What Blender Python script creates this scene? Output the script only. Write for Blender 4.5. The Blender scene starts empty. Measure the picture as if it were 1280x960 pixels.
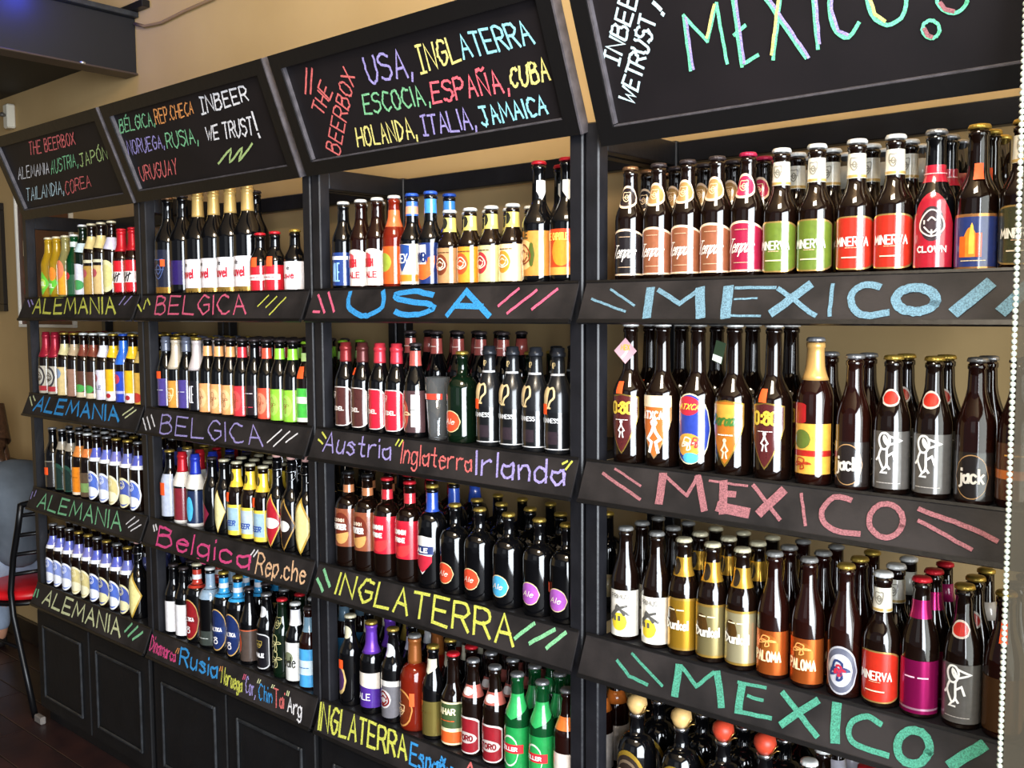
import bpy, math, random
from mathutils import Vector, Matrix
PI = math.pi
scene = bpy.context.scene
col = scene.collection
R = math.radians
random.seed(7)

# ------------------------------------------------------------------ camera
W = .889                                   # width of one shelf unit
ZS = [1.665, 1.30, .934, .555]             # tops of the four shelves
CAM = Vector((3.841, -1.589, 1.608))
yaw, pit, rol = R(40.74), R(-4.34), R(-.30)
fwd = Vector((-math.sin(yaw)*math.cos(pit), math.cos(yaw)*math.cos(pit), math.sin(pit)))
rt0 = Vector((math.cos(yaw), math.sin(yaw), 0)); up0 = rt0.cross(fwd)
rt = rt0*math.cos(rol) + up0*math.sin(rol); up = rt.cross(fwd)
FPX = 1200.
cd = bpy.data.cameras.new('camera'); cam = bpy.data.objects.new('camera', cd); col.objects.link(cam)
cam.matrix_world = Matrix(((rt.x, up.x, -fwd.x, CAM.x), (rt.y, up.y, -fwd.y, CAM.y), (rt.z, up.z, -fwd.z, CAM.z), (0, 0, 0, 1)))
cd.sensor_width = 36; cd.lens = FPX/1280*36; cd.clip_start = .05; cd.clip_end = 60
scene.camera = cam

def at(u, z, y):
    """x on the line (., y, z) that stands at picture column u"""
    # (P-CAM).rt*F/(P-CAM).fwd = u-640
    k = (u-640)/FPX; dy = y-CAM.y; dz = z-CAM.z
    n = rt - k*fwd
    return CAM.x - (n.y*dy + n.z*dz)/n.x

# ------------------------------------------------------------------ colour
def lin(h):
    h = h.lstrip('#'); o = []
    for i in (0, 2, 4):
        c = int(h[i:i+2], 16)/255
        o.append(c/12.92 if c <= .04045 else ((c+.055)/1.055)**2.4)
    return (*o, 1)

# ------------------------------------------------------------------ world, light, exposure
world = bpy.data.worlds.new('world'); scene.world = world; world.use_nodes = True
bg = world.node_tree.nodes['Background']; bg.inputs[0].default_value = (.80, .86, 1.0, 1); bg.inputs[1].default_value = .14
def area(name, loc, target, sx, sy, power, colr):
    l = bpy.data.lights.new(name, 'AREA'); l.shape = 'RECTANGLE'; l.size = sx; l.size_y = sy; l.energy = power; l.color = colr
    o = bpy.data.objects.new(name, l); col.objects.link(o); o.location = loc
    o.rotation_euler = (Vector(target)-Vector(loc)).to_track_quat('-Z', 'Y').to_euler(); return o
area('window_daylight', (6.0, -2.35, 1.45), (4.0, -2.1, 1.40), 3.8, 2.8, 760, (.88, .94, 1.0))
area('front_fill', (3.2, -5.6, 2.1), (1.9, 0, 1.3), 2.6, 2.0, 8, (.92, .96, 1.0))  # weak fill added from the front, not an actual doorway
area('warm_wall_fill', (3.4, -1.3, 3.1), (2.4, .3, 2.3), .7, .7, 85, (1.0, .88, .70))  # warm fill added to brighten the upper wall, no fixture there
bl = bpy.data.lights.new('blue_lamp', 'POINT'); bl.energy = 3.5; bl.color = (.05, .08, 1); bl.shadow_soft_size = .05
blo = bpy.data.objects.new('blue_lamp', bl); col.objects.link(blo); blo.location = (.315, -.07, 2.742)
scene.view_settings.view_transform = 'Standard'; scene.view_settings.look = 'None'
scene.view_settings.gamma = 1; scene.view_settings.exposure = -.3

# ------------------------------------------------------------------ materials
MATS = {}
def mat(name, color, rough=.5, metal=0, bump=0, bscale=60, var=0, vscale=8, coat=0, trans=0, ior=1.45, spec=.5, color2=None, emis=None):
    if name in MATS: return MATS[name]
    m = bpy.data.materials.new(name); m.use_nodes = True; n = m.node_tree; b = n.nodes['Principled BSDF']
    c = lin(color); b.inputs['Base Color'].default_value = c; b.inputs['Roughness'].default_value = rough
    b.inputs['Metallic'].default_value = metal; b.inputs['Coat Weight'].default_value = coat; b.inputs['Coat Roughness'].default_value = .13 if name.startswith('print_') else .03
    b.inputs['Transmission Weight'].default_value = trans; b.inputs['IOR'].default_value = ior
    b.inputs['Specular IOR Level'].default_value = spec
    tc = n.nodes.new('ShaderNodeTexCoord')
    if var or color2:
        nz = n.nodes.new('ShaderNodeTexNoise'); nz.inputs['Scale'].default_value = vscale; nz.inputs['Detail'].default_value = 5
        n.links.new(tc.outputs['Object'], nz.inputs['Vector'])
        rp = n.nodes.new('ShaderNodeValToRGB'); c2 = lin(color2) if color2 else (*[x*(1-var) for x in c[:3]], 1)
        c3 = c if color2 else (*[min(1, x*(1+var)) for x in c[:3]], 1)
        rp.color_ramp.elements[0].position = .35; rp.color_ramp.elements[0].color = c2
        rp.color_ramp.elements[1].position = .65; rp.color_ramp.elements[1].color = c3
        n.links.new(nz.outputs['Fac'], rp.inputs['Fac']); n.links.new(rp.outputs['Color'], b.inputs['Base Color'])
    if bump:
        nb = n.nodes.new('ShaderNodeTexNoise'); nb.inputs['Scale'].default_value = bscale; nb.inputs['Detail'].default_value = 4
        bp = n.nodes.new('ShaderNodeBump'); bp.inputs['Strength'].default_value = bump; bp.inputs['Distance'].default_value = .004
        n.links.new(tc.outputs['Object'], nb.inputs['Vector']); n.links.new(nb.outputs['Fac'], bp.inputs['Height']); n.links.new(bp.outputs['Normal'], b.inputs['Normal'])
    MATS[name] = m; return m

CHALK = dict(yellow='d9dc5e', lime='b4cc84', lemon='f0e489', lilac='a89cdc', pink='e8688a', magenta='e64f8c', blue='3a9ae0', sky='7398ac', rose='a26a70',
             mint='509f86', cream='dfe3b0', green='86cc98', red='e0706e', redpink='ff6f7d', white='f2f0f4', ice='cfeaf2', orange='f0a05a', peach='eec096', cyan='9ce4f2', mgreen='74dcae')
def chalk(c):
    name = 'chalk_'+c
    if name in MATS: return MATS[name]
    m = mat(name, CHALK[c], .95, spec=.1); n = m.node_tree; b = n.nodes['Principled BSDF']
    tc = n.nodes.new('ShaderNodeTexCoord'); nz = n.nodes.new('ShaderNodeTexNoise'); nz.inputs['Scale'].default_value = 420; nz.inputs['Detail'].default_value = 3
    n.links.new(tc.outputs['Object'], nz.inputs['Vector'])
    rp = n.nodes.new('ShaderNodeValToRGB'); rp.color_ramp.elements[0].position = .33; rp.color_ramp.elements[1].position = .66
    cc = lin(CHALK[c]); rp.color_ramp.elements[0].color = (*[x*.40+.012 for x in cc[:3]], 1); rp.color_ramp.elements[1].color = cc
    n.links.new(nz.outputs['Fac'], rp.inputs['Fac']); n.links.new(rp.outputs['Color'], b.inputs['Base Color'])
    return m

BLACK = mat('black_painted_wood', '17171b', .40, bump=.25, bscale=45, var=.25, vscale=14)
CAB = mat('cabinet_black_paint', '0e0e10', .5, bump=.2, bscale=40, var=.2, vscale=10)
MOULD = mat('worn_black_moulding', '26282b', .4, var=.35, vscale=30)
SLATE = mat('chalkboard_slate', '2b2727', .62, var=.0, color2='151314', vscale=9, bump=.1, bscale=120, spec=.3)
HSLATE = mat('header_slate', '151114', .55, color2='0f0c0f', vscale=6, spec=.35)
FRAME = mat('chalkboard_frame_paint', '0a090a', .42, bump=.15, bscale=50)
BEAD = mat('lit_inner_bead', '48454a', .5, var=.3, vscale=40)  # paler grey paints in the light caught by the recessed frame's inner edges
WALLM = mat('tan_plaster', 'bfa274', .85, bump=.3, bscale=14, color2='b39668', vscale=1.6, spec=.2)
FLOORM = mat('dark_floor_planks', '3a2320', .35, color2='23181a', vscale=5, bump=.1, bscale=30)
CEIL = mat('ceiling_paint', 'a89070', .9)
MEZ = mat('mezzanine_black', '0b0b0f', .6, bump=.1, bscale=20)

# ------------------------------------------------------------------ mesh helpers
def link(name, me, parent=None, m=None):
    o = bpy.data.objects.new(name, me); col.objects.link(o)
    if parent is not None: o.parent = parent
    if m is not None:
        if not me.materials: me.materials.append(m)
    return o
def tag(o, label=None, cat=None, group=None, kind=None):
    if label: o['label'] = label
    if cat: o['category'] = cat
    if group: o['group'] = group
    if kind: o['kind'] = kind
    return o
def empty(name, loc, label, cat, group=None, rz=0):
    o = bpy.data.objects.new(name, None); col.objects.link(o); o.location = loc; o.rotation_euler.z = rz; o.empty_display_size = .05
    return tag(o, label, cat, group)

class MB:
    def __init__(s): s.v = []; s.f = []; s.sm = []; s.mi = []
    def add(s, vs, fs, smooth=False, mi=0):
        o = len(s.v); s.v += [tuple(v) for v in vs]
        for f in fs: s.f.append(tuple(i+o for i in f)); s.sm.append(smooth); s.mi.append(mi)
    def box(s, x0, x1, y0, y1, z0, z1, b=0, mi=0):
        if x1 < x0: x0, x1 = x1, x0
        if b <= 0:
            vs = [(x, y, z) for x in (x0, x1) for y in (y0, y1) for z in (z0, z1)]
            s.add(vs, [(0, 1, 3, 2), (4, 6, 7, 5), (0, 4, 5, 1), (2, 3, 7, 6), (0, 2, 6, 4), (1, 5, 7, 3)], mi=mi)
        else:   # chamfered box
            vs = []; fs = []; X = (x0, x1); Y = (y0, y1); Z = (z0, z1); idx = {}
            sg = (1, -1)
            for i in (0, 1):
                for j in (0, 1):
                    for k in (0, 1):
                        idx[i, j, k, 'x'] = len(vs); vs.append((X[i], Y[j]+sg[j]*b, Z[k]+sg[k]*b))
                        idx[i, j, k, 'y'] = len(vs); vs.append((X[i]+sg[i]*b, Y[j], Z[k]+sg[k]*b))
                        idx[i, j, k, 'z'] = len(vs); vs.append((X[i]+sg[i]*b, Y[j]+sg[j]*b, Z[k]))
                        fs.append((idx[i, j, k, 'x'], idx[i, j, k, 'y'], idx[i, j, k, 'z']))
            for a in (0, 1):
                fs.append([idx[a, j, k, 'x'] for j, k in ((0, 0), (1, 0), (1, 1), (0, 1))])
                fs.append([idx[i, a, k, 'y'] for i, k in ((0, 0), (1, 0), (1, 1), (0, 1))])
                fs.append([idx[i, j, a, 'z'] for i, j in ((0, 0), (1, 0), (1, 1), (0, 1))])
            for p in (0, 1):
                for q in (0, 1):
                    fs.append([idx[0, p, q, 'y'], idx[1, p, q, 'y'], idx[1, p, q, 'z'], idx[0, p, q, 'z']])
                    fs.append([idx[p, 0, q, 'x'], idx[p, 1, q, 'x'], idx[p, 1, q, 'z'], idx[p, 0, q, 'z']])
                    fs.append([idx[p, q, 0, 'x'], idx[p, q, 1, 'x'], idx[p, q, 1, 'y'], idx[p, q, 0, 'y']])
            s.add(vs, fs, mi=mi)
        return s
    def prism(s, poly, axis, a, b, mi=0):
        """poly in the plane across axis, extruded a..b"""
        n = len(poly); P = lambda p, t: (t, p[0], p[1]) if axis == 'x' else ((p[0], t, p[1]) if axis == 'y' else (p[0], p[1], t))
        vs = [P(p, a) for p in poly]+[P(p, b) for p in poly]
        s.add(vs, [tuple(range(n)), tuple(range(2*n-1, n-1, -1))]+[(i, (i+1) % n, n+(i+1) % n, n+i) for i in range(n)], mi=mi); return s
    def tube(s, pts, r, seg=10, cap=True, mi=0):
        pts = [Vector(p) for p in pts]; n = len(pts); vs = []
        rr = r if isinstance(r, (list, tuple)) else [r]*n
        ref = None
        for i, p in enumerate(pts):
            t = (pts[min(i+1, n-1)]-pts[max(i-1, 0)]).normalized()
            if ref is None: ref = Vector((0, 0, 1)) if abs(t.z) < .9 else Vector((1, 0, 0))
            a = t.cross(ref).normalized(); b = a.cross(t).normalized(); ref = b
            for k in range(seg):
                an = 2*PI*k/seg; vs.append(p+rr[i]*(a*math.cos(an)+b*math.sin(an)))
        fs = [(i*seg+k, i*seg+(k+1) % seg, (i+1)*seg+(k+1) % seg, (i+1)*seg+k) for i in range(n-1) for k in range(seg)]
        if cap: fs += [tuple(range(seg-1, -1, -1)), tuple((n-1)*seg+k for k in range(seg))]
        s.add(vs, fs, True, mi=mi); return s
    def lathe(s, prof, seg=24, cx=0, cy=0, z0=0, smooth=True, mi=0, wob=None):
        vs = []; n = len(prof)
        for i, (r, z) in enumerate(prof):
            for k in range(seg):
                a = 2*PI*k/seg; q = r*(wob(i, k) if wob else 1); vs.append((cx+q*math.cos(a), cy+q*math.sin(a), z0+z))
        fs = [(i*seg+k, i*seg+(k+1) % seg, (i+1)*seg+(k+1) % seg, (i+1)*seg+k) for i in range(n-1) for k in range(seg)]
        fs += [tuple(range(seg-1, -1, -1)), tuple((n-1)*seg+k for k in range(seg))]
        s.add(vs, fs, smooth, mi=mi); return s
    def mesh(s, name, mats=()):
        me = bpy.data.meshes.new(name); me.from_pydata(s.v, [], s.f)
        me.polygons.foreach_set('use_smooth', s.sm); me.polygons.foreach_set('material_index', s.mi)
        for m in mats: me.materials.append(m)
        me.validate(); me.update(); return me
    def build(s, name, m, parent=None):
        return link(name, s.mesh(name, m if isinstance(m, (list, tuple)) else [m]), parent)

# ------------------------------------------------------------------ hand lettering: polylines on a grid, '~' = smooth
G = {}
for ln in '''A 00 38 60|13 53
B 00 08|~08 38 57 45 04|~04 45 62 40 00
C ~67 38 16 04 12 30 61
D 00 08|~08 37 64 31 00
E 68 08 00 60|04 54
F 68 08 00|04 54
G ~67 38 16 04 12 30 62|62 64 34
H 00 08|60 68|04 64
I 00 08
1 28 68|48 40|20 60
J 18 68|~48 42 20 01
K 00 08|68 04 60
L 08 00 60
M 00 18 42 78 80
N 00 08 60 68
O ~38 17 04 11 30 51 64 57 38
P 00 08|~08 48 66 44 04
R 00 08|~08 48 66 44 04|34 60
S ~67 38 07 15 54 62 30 01
T 08 68|38 30
U ~08 03 20 40 63 68
V 08 30 68
W 08 20 45 60 88
X 08 60|68 00
Y 08 34 68|34 30
Z 08 68 00 60
Q ~38 17 04 11 30 51 64 57 38|42 70
Ñ 00 08 60 68|~09 2a 49 6a
Ó ~38 17 04 11 30 51 64 57 38|39 5b
É 68 08 00 60|04 54|29 4b
! 28 23|21 20
, 11 0y
. 10 11
' 18 16
0 ~28 07 04 01 20 41 44 47 28
8 ~28 07 25 44 41 20 01 03 25 47 28
: 11 12|15 16
a ~45 24 04 01 20 42 45|45 40
b 00 08|~05 35 43 20 00
c ~44 25 04 01 20 41
d 48 40|~44 25 04 01 20 42
e ~03 43 44 25 03 10 30 41
g ~44 25 04 01 20 42|~45 4y 2x 0y
h 08 00|~03 25 44 40
i 05 00|07 08
j 25 2y 0x|27 28
k 00 08|45 02|13 40
l 08 00
m 05 00|~04 25 34 30|~34 65 74 70
n 05 00|~03 25 44 40
o ~25 04 02 20 41 44 25
p 05 0x|~04 35 43 20 01
r 05 00|~03 25 45
s ~44 25 04 33 41 20 01
t 28 21 30 40|05 45
u ~05 01 20 42|45 40
v 05 20 45
w 05 10 33 50 65
ñ 05 00|~03 25 44 40|~06 17 36 47
- 04 64
@bird ~58 4a 2a 18 26 46 58|59 98 57|~48 39 38 47 48|~26 14 22 31 42 44 46|44 65 73|14 03|31 20 40|42 51
@harp ~08 1a 39 5a 68|08 01 20 40|~68 65 43 30|19 12|29 21|39 22
@tally 00 28|20 48|40 68|60 88|01 97
@face ~28 05 02 30 62 65 48 28|~25 36 45|~13 31 53|14 15|54 55|30 32
@fig 38 46 64 43 50|38 26 04 23 10|~38 49 3a 29 38
@wing ~00 24 38 55 63|~24 46 83|~02 36 78|20 22|40 42
@crest ~48 08 03 40 73 88 48|~46 24 42 64 46|04 84
@flower ~44 57 28 14 44|~44 84 65 44|~44 51 30 44|~44 02 15 44'''.split('\n'):
    k, d = ln.split(' ', 1); S = []
    for pl in d.split('|'):
        smo = pl[0] == '~'; pl = pl.lstrip('~')
        S.append((smo, [(int(p[0]), {'z': -1, 'y': -1.5, 'x': -2.5, 'a': 9.6, 'b': 10.4}.get(p[1]) if p[1] in 'xyzab' else int(p[1])) for p in pl.split()]))
    G[k] = S
def smooth(pl, n=4):
    out = []
    for i in range(len(pl)-1):
        p0 = pl[max(i-1, 0)]; p1 = pl[i]; p2 = pl[i+1]; p3 = pl[min(i+2, len(pl)-1)]
        if pl[0] == pl[-1]:
            if i == 0: p0 = pl[-2]
            if i == len(pl)-2: p3 = pl[1]
        for k in range(n):
            t = k/n
            out.append(tuple(.5*((2*b)+(-a+c)*t+(2*a-5*b+4*c-d)*t*t+(-a+3*b-3*c+d)*t**3) for a, b, c, d in zip(p0, p1, p2, p3)))
    out.append(pl[-1]); return out
def glyph_w(c):
    if c == ' ': return 3
    return max(p[0] for s in G[c] for p in s[1])
def text_lines(t, n=4):
    """polylines of a word in a 0..1 x 0..1 box"""
    if t[0] == '@': seq = [t]
    else: seq = list(t)
    x = 0; L = []
    for c in seq:
        if c != ' ':
            for smo, pl in G[c]:
                q = smooth(pl, n) if smo else pl
                L.append([(x+a, b/8) for a, b in q])
        x += glyph_w(c)+2.2
    x -= 2.2
    return [[(a/max(x, 1), b) for a, b in pl] for pl in L]
def ribbons(lines, w, fn, mb=None, jit=0, step=None):
    """flat strips of width w along metric 2-D polylines, carried to 3-D by fn(x, y, layer)"""
    mb = mb or MB()
    for li, pl in enumerate(lines):
        if step:                      # cut long segments so that they follow the curved surface
            q = [pl[0]]
            for a, b in zip(pl, pl[1:]):
                n = max(1, int(math.hypot(b[0]-a[0], b[1]-a[1])/step+.5))
                q += [(a[0]+(b[0]-a[0])*k/n, a[1]+(b[1]-a[1])*k/n) for k in range(1, n+1)]
            pl = q
        n = len(pl); vs = []
        if jit: pl = [(x+random.uniform(-jit, jit), y+random.uniform(-jit, jit)) for x, y in pl]
        for i, p in enumerate(pl):
            a = pl[max(i-1, 0)]; b = pl[min(i+1, n-1)]
            def nrm(u, v):
                dx, dy = v[0]-u[0], v[1]-u[1]; l = math.hypot(dx, dy) or 1; return (-dy/l, dx/l)
            n1 = nrm(a, p) if i else nrm(p, b); n2 = nrm(p, b) if i < n-1 else n1
            mx, my = n1[0]+n2[0], n1[1]+n2[1]; l = math.hypot(mx, my) or 1; mx, my = mx/l, my/l
            k = min(1.6, 1/max(.3, mx*n1[0]+my*n1[1]))*w/2
            ex = ey = 0
            if i in (0, n-1):
                dx, dy = (pl[1][0]-pl[0][0], pl[1][1]-pl[0][1]) if i == 0 else (pl[-1][0]-pl[-2][0], pl[-1][1]-pl[-2][1])
                l = math.hypot(dx, dy) or 1; sgn = -1 if i == 0 else 1; ex, ey = sgn*dx/l*w*.3, sgn*dy/l*w*.3
            vs.append(fn(p[0]+mx*k+ex, p[1]+my*k+ey, li)); vs.append(fn(p[0]-mx*k+ex, p[1]-my*k+ey, li))
        mb.add(vs, [(2*i, 2*i+1, 2*i+3, 2*i+2) for i in range(n-1)])
    return mb

# ------------------------------------------------------------------ the room
def struct(name, mb, m): return tag(mb.build(name, m), kind='structure')
WY = .36
struct('wall_back', MB().box(-3.2, 5.6, WY, WY+.12, 0, 3.35), WALLM)
struct('wall_left', MB().box(-3.32, -3.2, -4.2, WY+.12, 0, 3.35), WALLM)
struct('ceiling', MB().box(-3.32, 5.6, -4.2, WY+.12, 3.35, 3.45), CEIL)
struct('floor', MB().box(-3.32, 7.5, -6.5, WY+.12, -.06, -.004), mat('floor_underlay', '120c0c', .8))
fl = bpy.data.objects['floor']
plank = MB().box(0, 1.196, 0, .146, -.004, 0, .0012).mesh('plank', [FLOORM])
pm2 = plank.copy(); pm2.materials.clear(); pm2.materials.append(mat('dark_floor_planks_b', '2e1d1c', .32, color2='1b1315', vscale=6, bump=.1, bscale=30))
k = 0
for j in range(11):
    for i in range(-2, 4):
        x = -.55+i*1.2+(j % 3)*.4-.6; y = WY-.15*(j+1)
        if x > 2.4 or x < -3.0: continue
        o = link('plank', (plank, pm2)[(i*7+j*3) % 2], fl); o.location = (x, y, 0); k += 1
rail = struct('trim_1', MB().box(-3.2, -.02, WY-.022, WY, .845, .90, .004), mat('dark_rail_wood', '1c1412', .4))
struct('baseboard_back', MB().box(-3.2, 0, WY-.016, WY, 0, .11, .003), mat('dark_base_wood', '1a1312', .4))
# mezzanine end with its steel edge beam running out from the wall
t = MB().box(-3.1, .225, -3.4, WY-.002, 2.625, 2.70)
struct('trim_2', t, MEZ)
b = empty('steel_beam', (.244, WY, 2.53), 'black steel beam running out from the wall at upper left', 'beam')
MB().box(-.02, 0, -3.7, -.003, .008, .215, .002).build('web', MEZ, b)
MB().box(-.08, .012, -3.7, -.003, 0, .008, .002).build('lower_flange', mat('flange_brown', '3d322c', .45), b)
MB().box(-.08, .03, -3.7, -.003, .2152, .235, .002).build('upper_flange', MOULD, b)
MB().box(-.16, .115, -.035, -.003, .236, .262, .002).build('top_bracket', FRAME, b)
MB().lathe([(.002, 0), (.012, .001), (.012, .008), (.004, .012)], 10, .006, -.22, .002).build('bolt', mat('zinc', 'd8d8d0', .3, .9), b)
tag(MB().tube([(.262, .345, 2.722), (.33, .348, 2.700), (.45, .35, 2.69), (.62, .35, 2.70), (.81, .35, 2.705), (1.3, .35, 2.82), (1.9, .35, 2.97)], .006, 8).build('cable', mat('cable_tan', '8f7350', .6)),
    'thin brown cable running along the wall from the black beam', 'cable')
s = empty('wall_sensor', (-.904, WY, 2.47), 'small white sensor box high on the wall at far left', 'sensor')
MB().box(-.025, .025, -.04, -.001, 0, .11, .006).build('housing', mat('white_plastic', 'd8d0bd', .5), s)
MB().lathe([(.004, 0), (.016, .002), (.016, .01), (.004, .02)], 12, 0, -.052, .05).build('lens', mat('lens_grey', '55504a', .3), s)
# posters on the wall
def poster(name, x0, x1, z0, z1, label, fm, pm, fw):
    p = empty(name, ((x0+x1)/2, WY, z0), label, 'poster'); w = (x1-x0)/2; h = z1-z0
    for a in ((-w, -w+fw, fw, h-fw), (w-fw, w, fw, h-fw), (-w, w, 0, fw), (-w, w, h-fw, h)):
        MB().box(a[0], a[1], -.02, -.001, a[2], a[3], .002).build('frame_rail', fm, p)
    MB().box(-w+fw, w-fw, -.009, -.002, fw, h-fw).build('print', pm, p); return p
pst = poster('framed_poster', -.905, -.34, 1.545, 2.20, 'brown poster in a thin white frame behind the leftmost shelf unit', mat('white_frame', 'e4e0d6', .4), mat('poster_brown', '6e3a22', .5, color2='3a1d16', vscale=5), .014)
ribbons([[(-.215+a*.05, .335+b*.06) for a, b in pl] for pl in text_lines('N')], .012, lambda x, y, l: (x, -.0105-.0001*l, y)).build('lettering', mat('poster_cream', 'c9b89a', .6), pst)
ribbons([[(-.21, .22), (-.16, .24), (-.12, .21)], [(-.22, .17), (-.14, .19)]], .03, lambda x, y, l: (x, -.0103-.0001*l, y)).build('printed_shape', mat('poster_red', '6e1f1a', .6), pst)
poster('framed_picture', -1.55, -1.06, 1.62, 2.14, 'dark framed picture cut by the left edge of view', mat('dark_frame', '17120f', .4), mat('picture_dark', '2b211b', .5, var=.4, vscale=5), .035)

# ------------------------------------------------------------------ shelf units
UN = ['leftmost black shelf unit, under the THE BEERBOX chalkboard', 'second black shelf unit, under the chalkboard starting BÉLGICA', 'third black shelf unit, under the USA and INGLATERRA chalkboard', 'rightmost black shelf unit, under the large MEXICO chalkboard']
for k in range(4):
    u = empty('shelf_unit', (k*W, 0, 0), UN[k], 'shelf', 'four black bottle shelf units')
    pw = .034; T = 1.985; x1 = W-.003
    for px0 in (.003, x1-pw):
        MB().box(px0, px0+pw, .0, .034, .46, T, .003).build('post', BLACK, u)
        MB().box(px0, px0+pw, .296, .33, .46, T, .003).build('post', BLACK, u)
        MB().box(px0+.002, px0+pw-.002, .034, .296, T-.055, T-.003, .002).build('side_rail', BLACK, u)
    MB().box(.003+pw, x1-pw, .300, .328, 1.935, T-.003, .002).build('back_rail', BLACK, u)
    for r in range(4):
        q = MB().box(.003+pw+.001, x1-pw-.001, .0, .334, ZS[r]-.02, ZS[r], .002).build('shelf_board', BLACK, u)
    MB().box(.003, x1, .004, .334, .05, .459, .002).build('cabinet_body', CAB, u)
    MB().box(.02, x1-.02, .02, .32, 0, .049).build('plinth', CAB, u)
    for d in range(2):
        a = .014+d*.434; e = a+.425
        dr = MB().box(a, e, -.012, .003, .06, .452, .003).build('door', CAB, u)
        i0, i1, j0, j1 = a+.052, e-.052, .112, .40
        f = MB().box(i0+.012, i1-.012, -.0135, -.0125, j0+.012, j1-.012).build('door_panel', CAB, dr)
        for bx in ((i0, i0+.011, j0, j1), (i1-.011, i1, j0, j1), (i0+.0115, i1-.0115, j0, j0+.011), (i0+.0115, i1-.0115, j1-.011, j1)):
            MB().box(bx[0], bx[1], -.02, -.0122, bx[2], bx[3], .003).build('moulding', MOULD, dr)
tag(MB().box(-.03, .03, -.035, -.013, 0, .03, .004).build('door_wedge', mat('grey_wedge', '6a6460', .6)), 'small grey wedge on the floor at the corner of the leftmost cabinet', 'wedge').location = (.03, 0, 0)
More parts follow.
